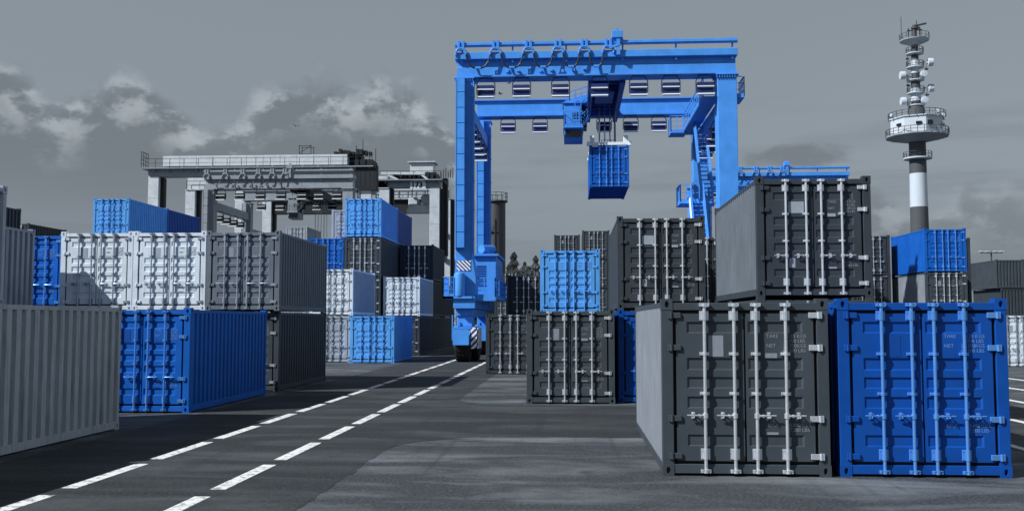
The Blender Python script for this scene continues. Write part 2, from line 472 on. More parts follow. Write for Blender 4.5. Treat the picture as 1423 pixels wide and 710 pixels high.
def lamp(root, loc, pm, dm, rz=0):
    global LAMP
    LAMP = LAMP or lamp_geo()
    key = 'lamps_'+dm.name
    if key not in GEO:
        q = []
        for me, mt in zip(LAMP, (dm, M['lampw'], M['lampw'], dm)):
            c = me.copy(); c.materials.append(mt); q.append(c)
        GEO[key] = q
    q = GEO[key]
    l = link('flood_lamp', q[0], root, loc, rz)
    for me, nm in zip(q[1:], ('lamp_glass', 'lamp_reflector', 'lamp_bracket')): link(nm, me, l)
    return l

def tyre_crane(loc, label, pm, dm, tx=7.47, hz='hazard', lampm=None, spreader_y=6.0, drop=13.05):
    """portal crane: front legs on y=0, rear legs on y=12, span 15.65 along x; tx = left edge of trolley"""
    lampm = lampm or dm
    C = thing('gantry_crane', label, 'crane', loc)
    W = 15.65
    # girders
    g = MB()
    g.cbox(.05, W-.05, .32, 1.25, 16.03, 17.0, .02)                 # web
    g.cbox(-.05, W+.03, -.02, 1.45, 16.93, 17.32, .015)             # top walkway band
    g.box(0, W, .1, 1.4, 15.94, 16.03)                              # bottom flange
    g.prism([(.33,16.04),(.22,16.06),(.22,16.5),(.33,16.6)], 'x', .06, W-.06)
    gf = g.build('girder', pm, C)
    s_ = MB()
    for k in range(14): s_.box(.6+k*1.1, .63+k*1.1, .2, .33, 16.035, 16.1)
    for k in range(9):  s_.cbox(2.2+k*.62, 2.36+k*.62, .12, .22, 16.12+.05*(k%3), 16.3+.06*(k%2), .01)
    s_.build('cable_clip', pm, gf)
    g = MB()
    g.cbox(.0, W-.1, 12.05, 12.9, 16.33, 17.28, .02); g.box(-.2, W+.05, 11.9, 13.05, 17.28, 17.36)
    g.box(-.1, W, 11.85, 13.1, 16.2, 16.33); g.build('girder', pm, C)
    # legs
    for (x0, x1, y0, y1, left) in ((.0, .95, .15, 1.35, 1), (W-1.08, W-.02, .15, 1.35, 0), (.0, .9, 11.95, 13., 1), (W-1.0, W-.05, 11.95, 13., 0)):
        l = MB(); l.cbox(x0, x1, y0, y1, 5.6, 15.85, .02)
        l.cbox(x0-.1, x1+.1, y0-.12, y1+.1, 15.85, 15.93, .01)
        for k in range(8): l.box(x0-.05+k*.14, x0-.02+k*.14, y0-.1, y0-.005, 15.7, 15.85)
        l.prism([(x0-.05, 3.6),(x1+.2,3.6),(x1+.2,4.6),(x1+.02,5.7),(x0+.02,5.7)], 'y', y0-.1, y1+.15)
        lo = l.build('leg', pm, C)
        if left:
            t = MB(); yb = y0-.5
            for k in range(11):
                z = 6.3 + k*.87
                if z + .84 < 15.9: t.cbox(x0+.1, x0+.55, yb, y0, z, z+.84, .012)
            t.box(x0+.04, x0+.1, yb-.02, y0, 6.2, 15.7)
            t.build('cable_tray', pm, lo)
            t = MB(); t.tube([(x1+.06, y0-.05, 6.), (x1+.06, y0-.05, 15.7)], .045, 8)
            for k in range(6): t.box(x1-.02, x1+.13, y0-.11, y0+.01, 6.8+k*1.6, 6.88+k*1.6)
            t.build('conduit', pm, lo)
    # tie beams between front and rear legs, floodlights below
    for x in (.15, W-.85):
        b = MB(); b.cbox(x, x+.62, 1.35, 11.95, 13.9, 14.75, .02); bo = b.build('tie_beam', pm, C)
        for k in range(4): lamp(C, (x+.31, 3.2+k*2.2, 13.9), pm, lampm)
    # sill beams, bogies, wheels
    for x in (.0, W-1.1):
        b = MB(); b.cbox(x-.05, x+1.15, -.3, 13.4, 2.95, 3.6, .02); b.cbox(x+.05, x+1.0, .1, 13.1, 2.55, 2.95, .02)
        for y in (1.5, 4.5, 8.5, 11.6): b.box(x-.07, x+1.17, y, y+.08, 2.93, 3.62)
        b.build('sill_beam', pm, C)
        for y in (.75, 12.2):
            b = MB(); b.cbox(x+.1, x+.95, y-.55, y+.75, 1.95, 2.56, .03)
            b.box(x-.12, x+1.1, y-.85, y+1.75, 1.82, 1.95); b.cbox(x+.42, x+.62, y-.6, y+1.6, .6, 1.82, .03)
            b.bar((x-.12,y-.83,1.2),(x-.12,y-.83,2.6),.06); b.bar((x-.12,y-.83,1.25),(x+1.05,y-.83,1.25),.06)
            b.build('bogie', pm, C)
            for wy in (y-.1, y+1.75):
                w = MB(); r = .93
                w.lathe([(.45,-.1),(.75,-.1),(.88,-.06),(r,.02),(r,.6),(.88,.68),(.75,.72),(.45,.72)], 28, (wy, r), 'x')
                for k in range(24):
                    t = 2*math.pi*k/24
                    w.bar((.0, wy+(r+.004)*math.cos(t), r+(r+.004)*math.sin(t)), (.26, wy+(r+.004)*math.cos(t+.12), r+(r+.004)*math.sin(t+.12)), .05)
                    w.bar((.6, wy+(r+.004)*math.cos(t), r+(r+.004)*math.sin(t)), (.34, wy+(r+.004)*math.cos(t+.12), r+(r+.004)*math.sin(t+.12)), .05)
                wo = w.build('wheel', M['tyre'], C, (x+.1 if wy < y+1 else x+.45, 0, .004))
                rm = MB(); rm.lathe([(.0,-.11),(.12,-.13),(.14,-.08),(.4,-.04),(.47,-.095),(.47,.715),(.4,.66),(.14,.7),(.0,.73)], 24, (wy, r), 'x')
                rm.build('rim', dm, wo)
            f = MB()                                                     # curved mudguard in front of the tyre
            pr = [(y-.1+1.08*math.cos(a), .93+1.08*math.sin(a)) for a in [R(175)-R(95)*k/8 for k in range(9)]]
            pi_ = [(y-.1+1.02*math.cos(a), .93+1.02*math.sin(a)) for a in [R(175)-R(95)*k/8 for k in range(9)]]
            f.prism(pr + pi_[::-1], 'x', x-.05, x+.86)
            f.cbox(x-.03, x+.84, y-1.24, y-1.18, .95, 1.8, .01); f.build('mudguard', pm, C)
            hz_ = MB(); hz_.cbox(x+.9, x+1.25, y-.9, y-.84, .75, 1.9, .008); hz_.cbox(x+1.26, x+1.31, y-.8, y+1.2, .75, 1.9, .008)
            hz_.build('hazard_board', M[hz], C)
    h = MB(); h.box(.1, .86, .018, .026, 5.05, 5.6); h.build('hazard_board', M['hazfine'], C)
    # power house, walkways and tank beside the left legs
    p = MB(); p.cbox(.75, 2.05, 3.0, 8.2, 3.75, 6.05, .02); p.box(.62, 2.2, 2.8, 8.4, 6.05, 6.17)
    for k in range(5): p.box(2.05, 2.075, 3.5+k*.9, 4.1+k*.9, 4.6, 5.6)
    po = p.build('power_house', pm, C)
    v = MB()
    for k in range(9): v.box(.9, 1.45, 2.97, 3.0, 4.3+k*.14, 4.37+k*.14)
    v.build('vent_grille', dm, po)
    w = MB(); w.box(-.62, -.02, -.45, 2.2, 3.5, 3.62); w.box(.96, 2.25, .9, 9.2, 3.5, 3.62); w.box(-.62, 1.0, -.45, .04, 3.5, 3.62)
    w.box(.96, 2.25, .2, .9, 3.38, 3.6)
    w.build('walkway', pm, C)
    r_ = MB(); r_.rail([(-.6,2.1,3.62),(-.6,-.43,3.62),(.0,-.43,3.62)], 1.05, .35, .05, (.35,.7)); r_.rail([(1.0,.22,3.6),(2.22,.22,3.6),(2.22,9.1,3.6)], 1.05, .55, .05, (.35,.7))
    for k in range(8): r_.box(-.58+k*.09, -.55+k*.09, -.42, -.4, 3.65, 4.6)
    r_.build('railing', pm, C)
    t = MB(); t.lathe([(.0,3.63),(.3,3.63),(.31,3.7),(.31,4.8),(.27,4.9),(.08,4.96),(.07,5.05),(.0,5.05)], 20, (.28,-.2)); t.build('tank', pm, C)
    e = MB(); e.tube([(1.4,3.8,6.17),(1.4,3.8,6.6)], .2, 12); e.tube([(1.15,3.4,6.5),(1.75,4.4,6.55)], .24, 12); e.build('exhaust', pm, po)
    # festoon rail, carriers and cable loops
    f = MB(); f.cbox(-.05, W+.02, -.06, .1, 17.62, 17.86, .01); f.box(-.05, W+.02, -.1, .14, 17.70, 17.74)
    for x in (.35, 3.2, 6.2, 9.35, 12.3, W-.25): f.bar((x,.12,16.75),(x,.12,17.98),.09); 
    f.build('festoon_rail', pm, C)
    cx = [.3, 2.26, 4.1, 5.75, 7.22, 8.55]
    for x in cx:
        c = MB()
        c.cbox(x-.2, x-.05, -.16, .18, 17.5, 17.95, .01); c.cbox(x+.05, x+.2, -.16, .18, 17.5, 17.95, .01)
        c.tube(arc((x,17.22), .3, R(200), R(-20), 12, -.1), .07, 8); c.box(x-.12, x+.12, -.14, .1, 17.42, 17.55)
        c.build('cable_carrier', pm, C)
    for a, b in zip(cx[:-1], cx[1:]):
        c = MB(); pts = []; x0, x1 = a+.28, b-.28
        for k in range(21):
            t = k/20; q = 2*t-1
            pts.append((x0+(x1-x0)*t + .06*math.sin(q*3.1), -.12, 17.2 - .82*(1-abs(q)**2.6)))
        c.tube(pts, .055, 7); o = c.build('festoon_cable', M['cable'], C)
        MB().cbox((x0+x1)/2-.16, (x0+x1)/2+.16, -.2, -.04, 16.33, 16.45, .01).build('cable_clamp', pm, o)
    b = MB(); b.cbox(8.75, 9.35, -.25, .3, 17.95, 18.35, .02); b.box(8.95,9.15,-.1,.2,18.35,18.5); b.bar((8.6,-.15,17.4),(9.2,-.15,17.6),.14); b.bar((9.1,-.1,17.),(9.1,-.1,17.95),.2)
    b.build('junction_box', pm, C)
    # floodlights below the girders
    for x in (1.67, 3.69, 5.88, 8.06, 10.24, 12.03, 13.93): lamp(C, (x, .42, 15.94), pm, lampm)
    for x in (2.15, 4.34, 8.7, 10.5, 12.4): lamp(C, (x, 12.2, 16.2), pm, lampm)
    # trolley
    t = MB(); T0, T1 = tx, tx+2.1
    t.box(T0, T1, 1.3, 12.3, 16.42, 16.55)
    t.cbox(T1-.3, T1, 1.3, 12.2, 15.75, 16.42, .02); t.cbox(T0, T0+.28, 1.3, 12.2, 15.75, 16.42, .02)
    for k in range(9): t.box(T0+.28, T1-.3, 2.+k*1.15, 2.12+k*1.15, 16.2, 16.42)
    t.cbox(T0+.45, T1-.5, 4.2, 7.4, 15.95, 16.2, .02)
    for y in (1.3, 11.6): t.cbox(T0-.3, T1+.2, y, y+.5, 16.1, 16.42, .02)
    to = t.build('trolley', dm, C)
    d = MB(); d.tube([(T0+.5,5.8,16.95),(T1-.4,5.8,16.95)], .4, 20); d.build('rope_drum', dm, to)
    # operator cab hanging from the trolley
    cx0 = tx-1.45; k = MB(); y0, y1 = 5.6, 7.5
    z0 = 13.4
    k.cbox(cx0, cx0+1.0, y0, y1, z0+.62, z0+2.2, .02); k.box(cx0-.08, cx0+1.45, y0-.1, y1+.1, z0+2.2, z0+2.27)
    k.prism([(y0-.02,z0+.62),(y1,z0+.62),(y1,z0),(y0+.3,z0),(y0-.02,z0+.25)], 'x', cx0+.0, cx0+1.15)
    k.box(cx0-.05, cx0+1.2, y0-.1, y1, z0+.6, z0+.68)
    for yy in (y0+.1, y1-.2): k.bar((cx0+.9,yy,z0+2.2),(cx0+1.7,yy,16.3),.16); k.bar((cx0+1.3,yy,z0+2.2),(tx+.1,yy,16.42),.14)
    ko = k.build('operator_cab', pm, C)
    q = MB(); q.box(cx0+.52, cx0+.88, y0-.012, y0-.002, z0+1.22, z0+1.62); q.box(cx0+1.002, cx0+1.42, y0+.5, y1-.1, z0+.8, z0+2.1)
    q.box(cx0+.08, cx0+1.07, y0-.05, y0-.022, z0+.1, z0+.54); q.build('cab_window', M['glass'], ko)
    q = MB(); q.rail([(cx0,y0-.45,z0+.66),(cx0+1.15,y0-.45,z0+.66)], .95, .2, .035, (.2,.4,.6,.8)); q.rail([(cx0,y0-.05,z0+.66),(cx0,y0-.45,z0+.66)], .95, .4, .035, (.5,))
    q.box(cx0-.03, cx0+1.18, y0-.5, y0-.1, z0+.6, z0+.655)
    q.rail([(cx0+1.15,y0-.45,z0+.66),(cx0+1.55,y0+.3,z0+1.3),(cx0+1.6,y0+.3,z0+1.9)], .75, .3, .035, (.33,.66)); q.build('cab_railing', pm, ko)
    q = MB(); q.ladder((cx0+.86,y0-.3,z0+.7),(cx0+.86,y0-.3,16.2), .36, .28); q.build('cab_ladder', pm, ko)
    q = MB(); q.rail([(cx0+.1,y0+.3,z0+2.3),(cx0+.35,y0+.3,z0+2.38),(tx+.05,y0+.3,16.1)], .62, .4, .05, (.5,)); q.bar((cx0+.1,y0+.3,z0+2.3),(tx+.05,y0+.3,16.05),.1,.16)
    q.build('cab_stair', pm, ko)
    # hoist ropes, head block and spreader
    ym = spreader_y + CL/2; xm = tx + 1.32
    r_ = MB()
    for dx in (-.52, -.17, .17, .5):
        for dy in (-.6, .6): r_.tube([(xm+dx, ym+dy, drop+.3),(xm+dx*.96, ym+dy, 16.3)], .035 if abs(dx) > .3 else .02, 6)
    r_.build('hoist_rope', M['rope'], C)
    h = MB(); h.cbox(xm-.62, xm+.62, ym-.9, ym+.9, drop+.2, drop+.36, .02)
    for sx in (-.5, .5):
        for sy in (-.6, .6): h.cbox(xm+sx-.12, xm+sx+.12, ym+sy-.12, ym+sy+.12, drop+.36, drop+.62, .02)
    h.rail([(xm-.4,ym-.7,drop+.36),(xm+.4,ym-.7,drop+.36)], .4, .2, .03, (.5,), False)
    h.build('head_block', pm, C)
    s_ = MB(); s_.cbox(xm-1.24, xm+1.24, spreader_y+.02, spreader_y+.25, drop+.012, drop+.2, .015); s_.cbox(xm-1.24, xm+1.24, spreader_y+CL-.25, spreader_y+CL-.02, drop+.012, drop+.2, .015)
    for sx in (-.35, .35): s_.cbox(xm+sx-.15, xm+sx+.15, spreader_y+.25, spreader_y+CL-.25, drop+.03, drop+.2, .015)
    for sx in (-1.03, 1.03):
        for yy in (spreader_y+.05, spreader_y+CL-.25): s_.cbox(xm+sx-.14, xm+sx+.14, yy, yy+.2, drop+.2, drop+.62, .02)
    for sx in (-1.27, 1.27):
        s_.cbox(xm+sx-.1, xm+sx+.1, spreader_y-.01, spreader_y+.16, drop-.02, drop+.24, .02)
    s_.build('spreader', M['spreader'] if pm is M['crane'] else pm, C)
    # stairs and landings between the right legs
    sx0, sx1 = W-1.75, W-1.0
    w = MB(); w.box(sx0, W-.9, 1.0, 12.0, 14.78, 14.86); w.box(sx0-.85, sx0+.2, 10.8, 12.4, 14.7, 14.8); w.build('walkway', pm, C)
    w = MB(); w.box(sx0-1.2, W-.9, 2.5, 4.6, 9.0, 9.12); w.cbox(sx0-.2, sx0+.1, 4.5, 4.8, 3.55, 9.05, .02); w.build('landing', pm, C)
    w = MB(); w.cbox(W-.03, W+.42, .3, 2., 14.6, 14.7, .01); w.build('balcony', pm, C)
    r_ = MB(); r_.rail([(sx0,1.0,14.86),(sx0,10.8,14.86)], 1.05, 1., .05, (.33,.66)); r_.rail([(sx0-.82,12.3,14.8),(sx0-.82,10.85,14.8),(sx0-.05,10.85,14.8)], 1.05, .4, .05, (.33,.66))
    r_.rail([(sx0-1.17,4.55,9.12),(sx0-1.17,2.55,9.12),(sx0-.1,2.55,9.12)], 1.0, .4, .05, (.5,))
    r_.rail([(W-.02,.32,14.7),(W+.4,.32,14.7),(W+.4,1.98,14.7)], 1.1, .4, .05, (.33,.66)); r_.build('railing', pm, C)
    def stair(x0, x1, a, b, n):
        s_ = MB(); a = Vector(a); b = Vector(b)
        for x in (x0, x1): s_.bar((x,a.y,a.z),(x,b.y,b.z), .07, .24)
        for k in range(1, n):
            p = a + (b-a)*(k/n); s_.box(x0, x1, p.y-.12, p.y+.12, p.z-.025, p.z+.02)
        s_.rail([(x0,a.y,a.z+.1),(x0,b.y,b.z+.1)], .95, 1.2, .045, (.5,), False); s_.rail([(x1,a.y,a.z+.1),(x1,b.y,b.z+.1)], .95, 1.2, .045, (.5,), False)
        return s_
    stair(sx0+.35, sx1+.25, (0,4.6,9.12), (0,8.2,14.8), 20).build('stair', pm, C)
    so = stair(sx0-.6, sx0+.12, (0,-.6,3.6), (0,2.5,9.1), 20).build('stair', pm, C)
    s_ = MB()
    for x in (sx0-.66, sx0+.18): s_.bar((x,-.6,3.75),(x,2.5,9.25), .06, .3)
    s_.build('stringer', M['spreader'] if pm is M['crane'] else pm, so)
    b = MB(); b.cbox(sx0-1.5, sx0-.85, 6.0, 7.2, 3.6, 8.4, .02); b.box(sx0-1.6, sx0-.75, 5.9, 7.3, 8.4, 8.5); b.build('switch_cabinet', pm, C)
    w = MB(); w.box(sx0-1.7, W-1.1, -.8, 9.0, 3.5, 3.6); w.build('walkway', pm, C)
    return C

# ---------------------------------------------------------------- tall gantry crane with a white walled girder
def walled_crane(loc, W, label, wall, number=None, right_house=True, wallbox=True):
    C = thing('gantry_crane', label, 'crane', loc); pm = M['cwhite']; gm = M['cgrey']; dm = M['cdark']
    for (x0, y0) in ((.1, 0), (W-1.35, 0), (.1, 11.), (W-1.35, 11.)):
        l = MB(); l.cbox(x0, x0+1.25, y0, y0+1.4, 1.9, 19.1, .03)
        for k in range(7): l.box(x0-.02, x0+1.27, y0-.02, y0+1.42, 4+k*2.1, 4.05+k*2.1)
        lo = l.build('leg', pm, C)
        d = MB(); d.cbox(x0+1.25, x0+1.7, y0+.5, y0+1.2, 2.2, 19., .02); d.build('cable_duct', dm, lo)
    for x in (.2, W-1.2):
        b = MB(); b.cbox(x-.1, x+1.1, -1, 13.4, 1.9, 2.9, .03); b.build('sill_beam', gm, C)
        b = MB(); b.bar((x+.5,1.4,10.5),(x+.5,6.2,14.2),.5); b.bar((x+.5,11.,10.5),(x+.5,6.2,14.2),.5); b.bar((x+.5,1.4,14.2),(x+.5,11,14.2),.4)
        b.build('side_brace', gm, C)
        for y in (0, 2.1, 10.4, 12.5):
            w = MB(); w.lathe([(.3,0),(.8,0),(.9,.1),(.9,.5),(.8,.6),(.3,.6)], 20, (y, .9), 'x'); wo = w.build('wheel', M['tyre'], C, (x+.15, 0, .004))
            MB().lathe([(0,-.02),(.32,-.02),(.42,.05),(.42,.55),(.32,.62),(0,.62)], 16, (y, .9), 'x').build('rim', gm, wo)
            b = MB(); b.cbox(x+.25, x+.65, y-.3, y+.3, 1.0, 1.92, .02); b.build('bogie', gm, C)
    g = MB(); g.cbox(0, W, .1, 1.3, 19.1, 19.95, .02); g.box(-.6, W+.2, -.6, 1.5, 19.95, 20.07)
    k = .8
    while k < W: g.prism([(-.55,19.95),(.1,19.95),(.1,19.5)], 'x', k, k+.09); k += 1.7
    g.build('girder', gm, C)
    g = MB(); g.cbox(.3, W-.3, 11.1, 12.3, 19.1, 20.6, .02); g.box(.1, W-.1, 10.9, 12.5, 19.0, 19.1); g.build('girder', pm, C)
    if wallbox:
        b = MB(); b.cbox(1.7, W-3., .25, 1.35, 20.35, 21.55, .02)
        for j in range(12):
            x = 2+j*(W-5)/12; b.box(x, x+.25, .4, 1.2, 20.07, 20.35)
        bo = b.build('bus_bar_housing', wall, C)
        s_ = MB()
        for j in range(1, 11): s_.box(1.7+j*(W-4.7)/11, 1.73+j*(W-4.7)/11, .235, .25, 20.4, 21.5)
        s_.build('panel_seam', gm, bo)
    r_ = MB(); r_.rail([(-.55,-.55,20.07),(W+.1,-.55,20.07)], 1.05, 1.7, .05, (.5,), False); r_.rail([(-.55,1.3,20.07),(-.55,-.55,20.07)], 1.9, .6, .06, (.25,.5,.75), False)
    r_.rail([(.3,10.8,19.1),(W-.3,10.8,19.1)], 1.05, 1.7, .05, (.5,), False)
    r_.build('railing', dm, C)
    # machine house at the right end
    h = MB(); rx = W
    if right_house:
        h.cbox(rx-2.2, rx-.1, .6, 3.5, 17.6, 21.0, .03); h.cbox(rx-1.9, rx+.6, -.3, .7, 17.3, 20.2, .03)
        for j in range(4): h.box(rx-1.7+j*.55, rx-1.3+j*.55, -.32, -.28, 17.6, 19.6)
        for j in range(9): h.cbox(rx-4.6+j*.5, rx-4.25+j*.5, .3+.2*(j%3), 1.3, 21.5, 21.9+.35*((j*7)%4)/3, .02)
        h.cbox(rx-4.6, rx-1.6, 1.5, 3.2, 20.2, 21.7, .03)
        for j, (dx, hh) in enumerate(((-2.0, 1.6), (-1.2, 2.3), (-.4, .9), (.3, 1.2))): h.bar((rx+dx,.4,20.2),(rx+dx,.4,21.+hh),.07)
        h.build('machine_house', dm, C)
        f = MB()
        for x in (0, 1.4):
            for y in (0, 1.2): f.bar((rx-9+x,1.4+y,20),(rx-9+x,1.4+y,22.9),.07)
        for z in (20.9, 21.8, 22.8):
            f.bar((rx-9,1.4,z),(rx-7.6,1.4,z),.06); f.bar((rx-9,2.6,z),(rx-7.6,2.6,z),.06); f.bar((rx-9,1.4,z-.9),(rx-7.6,1.4,z),.05)
        f.build('mast_frame', dm, C)
    else:
        h.cbox(rx-6.4, rx-.8, 1.6, 5.8, 20.5, 21.3, .03)
        for j in range(10): h.cbox(rx-6+j*.58, rx-5.6+j*.58, .6+.2*(j%2), 1.6, 20.3, 20.9+.3*((j*5)%3)/2, .02)
        h.cbox(rx+.1, rx+.75, 1., 2.4, 10.5, 20.4, .03)
        for j in range(6): h.bar((rx+.0+j*.3,.8,20.4),(rx+.0+j*.3,.8,21.2+.25*(j%3)),.09)
        h.build('machine_house', dm, C)
        t = MB(); t.cbox(rx-4.2, rx-1.2, 2., 4.4, 21.3, 22.6, .03); t.box(rx-4.5, rx-.9, 1.7, 4.7, 22.6, 22.72); t.build('roof_cabin', pm, C)
        t = MB(); t.bar((rx-7.6,.3,21.0),(rx-2,.3,20.9),.3); t.bar((rx-7,.3,20.9),(rx-5.4,.3,20.1),.25); t.bar((rx-2.6,.3,20.9),(rx-1.6,.3,20.1),.25); t.build('trolley_frame', pm, C)
        # lower cross beam with walkway, and the hanging head block
        b = MB(); b.cbox(1.3, W-1.4, 11.3, 12.2, 17.1, 18.94, .03); b.build('cross_beam', dm, C)
        r2 = MB(); r2.rail([(1.4,11.,18.95),(W-1.4,11.,18.95)], 1.3, 1.2, .06, (.35,.7), False); r2.build('railing', gm, C)
        k = MB(); k.prism([(rx-4.9,16.3),(rx-1.2,16.3),(rx-1.5,17.2),(rx-4.5,17.2)], 'y', 3, 5.2); k.cbox(rx-4.6, rx-3.4, 3.2, 5, 17.2, 18.2, .1); k.cbox(rx-3., rx-1.6, 3.2, 5, 17.2, 18.6, .25)
        k.build('head_block', pm, C)
        k = MB()
        for x in (rx-4.2, rx-2.2): k.tube([(x,4,18.2),(x,4,20.5)], .05, 6)
        k.build('hoist_rope', M['rope'], C)
    if number:
        p = MB(); p.cbox(W-3.8, W-1.85, -.12, .098, 18.95, 19.94, .004); po = p.build('number_plate', M['lampw'], C)
        me = text_mesh([(number, 0, 0)], 1.0, .004, .035); me.materials.append(M['rubber'])
        link('crane_number', me, po, (W-3.7, -.126, 19.08))
    return C
# ---------------------------------------------------------------- radar tower, silo tower, lamp mast, trees, birds
def radar_tower(loc):
    T = thing('radio_tower', 'tall banded radio tower with round white gallery and drum aerials rising behind the blue container', 'tower', loc)
    cl, cd, sd = M['concrete_l'], M['concrete_d'], M['steel_d']
    MB().lathe([(1.95,0),(1.8,25.6)], 32).build('shaft', cd, T)
    MB().lathe([(1.81,25.6),(1.74,32.5)], 32).build('shaft_band', cl, T)
    MB().lathe([(1.73,32.5),(1.7,39.2)], 32).build('shaft', cd, T)
    m = MB().lathe([(1.72,35.4),(2.9,35.5),(2.9,35.75),(1.72,35.75)], 28); m.build('gallery', cl, T)
    r = MB(); ring(r, 2.85, 35.75, 1.15, 18, .07); r.build('railing', sd, T)
    po = MB().lathe([(1.7,39.0),(2.3,39.1),(6.1,39.95),(6.4,40.0),(6.4,40.3),(5.2,40.3)], 12).build('gallery_deck', M['cgrey'], T)  # shade of the underside put into the colour, greyer than the cabin
    b = MB().lathe([(5.5,40.3),(5.5,43.6),(5.8,43.65),(5.8,43.85),(1.,43.9)], 8).build('cabin', cl, T)
    w = MB()
    for a in (R(-105), R(-80), R(-42), R(-25), R(-150)):
        c, s_ = math.cos(a), math.sin(a); q = 5.3
        t = Vector((-s_, c, 0)); p = Vector((c*q, s_*q, 0))
        hh = .9 if a == R(-80) else .5
        w.bar(p+t*-.55+Vector((0,0,42.2)), p+t*.55+Vector((0,0,42.2)), .35, hh)
    w.build('window', M['glass'], b)
    r = MB(); ring(r, 6.3, 40.3, 1.25, 30, .1); ring(r, 5.7, 43.85, 1.2, 26, .1); r.build('railing', sd, T)
    for ang in (R(190), R(-10), R(-60)):
        a = MB()
        c, s_ = math.cos(ang)*5.5, math.sin(ang)*5.5
        a.tube([(c,s_,43.4),(c,s_,44.9)], .1, 6); a.lathe([(.0,44.),(.45,44.2),(.5,44.7),(.0,45.)], 10, (c,s_)); a.build('aerial', cl, T)
    MB().lathe([(1.75,43.8),(1.75,45.6),(1.5,46.5),(.98,46.6),(.92,52),(.8,52.1),(.7,60.4)], 20).build('mast', cd, T)
    MB().lathe([(.99,47.6),(.97,50.2)], 20).build('mast_band', cl, T)
    MB().lathe([(.84,53.4),(.81,56.2)], 20).build('mast_band', cl, T)
    zs = [46.6, 49.2, 51.9, 54.6, 57.5]
    for z in zs:
        MB().lathe([(.9,z-.2),(1.8,z-.05),(1.8,z+.12),(.9,z+.12)], 16).build('platform', cl, T)
        r = MB(); ring(r, 1.75, z+.1, 1.15, 14, .08); r.build('railing', sd, T)
    MB().lathe([(.8,59.3),(3.0,60.2),(3.1,60.4),(.8,60.4)], 16).build('platform', cl, T)
    r = MB(); ring(r, 3.0, 60.4, 1.2, 18, .07); r.build('railing', sd, T)
    for (x, z, y) in ((3.0, 50.2, -.5), (3.0, 55.6, -.5), (-2.9, 47.5, -.6), (-2.9, 52.9, -.6)):
        d = MB(); s_ = 1 if x > 0 else -1
        d.lathe([(.3,0),(.78,.0),(.82,.2),(.82,1.0),(.65,1.1),(.0,1.15)], 18, (0,0), 'x'); d.bar((s_*-1.3+.6,0,0),(.5,0,0),.3)
        o = d.build('drum_aerial', cl, T, (x-.5, y, z))
    for (x, z) in ((1.1, 47.4), (1.1, 52.8)):
        d = MB(); d.lathe([(.0,-.5),(.66,-.45),(.72,-.3),(.72,.4),(.3,.5)], 18, (0,0), 'y'); d.build('drum_aerial', cl, T, (x, -2.0, z))
    a = MB(); a.tube([(-2.7,0,60.4),(-2.7,0,65.4)], .07, 6); a.tube([(0,0,60.4),(0,0,63.6)], .55, 12, .3); a.tube([(.5,0,61.4),(.5,-.1,64.5)], .1, 6); a.bar((0,0,63.4),(2.6,0,63.9),.25,.35)
    a.bar((-1.5,0,62.4),(1.7,0,62.6),.2); a.bar((1.2,0,60.5),(1.2,0,63.2),.2); a.bar((-1.2,0,60.5),(-1.2,0,62.9),.2); a.lathe([(0,62.6),(.8,62.8),(.8,63.2),(0,63.4)], 12, (.2,0))
    for (x, z) in ((2.3, 48.4), (2.3, 53.8), (-1.6, 50.4), (-1.6, 56.)): a.bar((x,0,z-1),(x,0,z+1.1),.12); a.bar((x-.3,0,z+.5),(x+.4,0,z+.5),.3)
    a.build('aerial', sd, T)
    return T
def ring(mb, r, z, h, n, w):
    for k in range(n):
        a, b = 2*math.pi*k/n, 2*math.pi*(k+1)/n
        p = Vector((r*math.cos(a), r*math.sin(a), z)); q = Vector((r*math.cos(b), r*math.sin(b), z)); U = Vector((0,0,h))
        mb.bar(p, p+U, w); mb.bar(p+U, q+U, w); mb.bar(p+U*.5, q+U*.5, w*.7)

def silo(loc):
    T = thing('silo_tower', 'dark cylindrical silo with a railed top behind the crane leg', 'silo', loc); sd = M['steel_d']
    m = MB().lathe([(1.35,0),(1.35,20.6),(1.7,20.7),(1.7,20.9),(.2,21.0)], 24)
    m.build('silo_shell', sd, T)
    r = MB(); ring(r, 1.65, 20.9, 1.2, 12, .08); r.build('railing', sd, T)
    s_ = MB()
    for k in range(7):
        z = 2+k*2.; x = (-1)**k
        s_.bar((-1.3-x*.9,-1.0,z),(-1.3+x*.9,-1.0,z+2.),.1,.25); s_.box(-1.4+x*.9-.45,-1.3+x*.9+.55,-1.5,-.6,z+1.95,z+2.03)
        s_.bar((-1.3-x*.9,-1.4,z+1),(-1.3+x*.9,-1.4,z+3.),.06)
    for x in (-2.6, -.2): s_.bar((x,-1.4,0),(x,-1.4,18),.14)
    s_.build('stair', sd, T); return T

def lamp_mast(loc):
    T = thing('lamp_mast', 'slim lamp mast with four lamp heads behind the dark container stack', 'lamp mast', loc); sd = M['steel_d']
    MB().lathe([(.16,0),(.1,12.6)], 12).build('mast', sd, T)
    b = MB(); b.bar((-1.6,0,12.5),(1.6,0,12.5),.1); b.build('cross_arm', sd, T)
    for x in (-1.5, -.6, .6, 1.5):
        h = MB(); h.cbox(x-.3, x+.3, -.45, .3, 12.55, 12.8, .05); h.build('lamp_head', M['galv'], T)

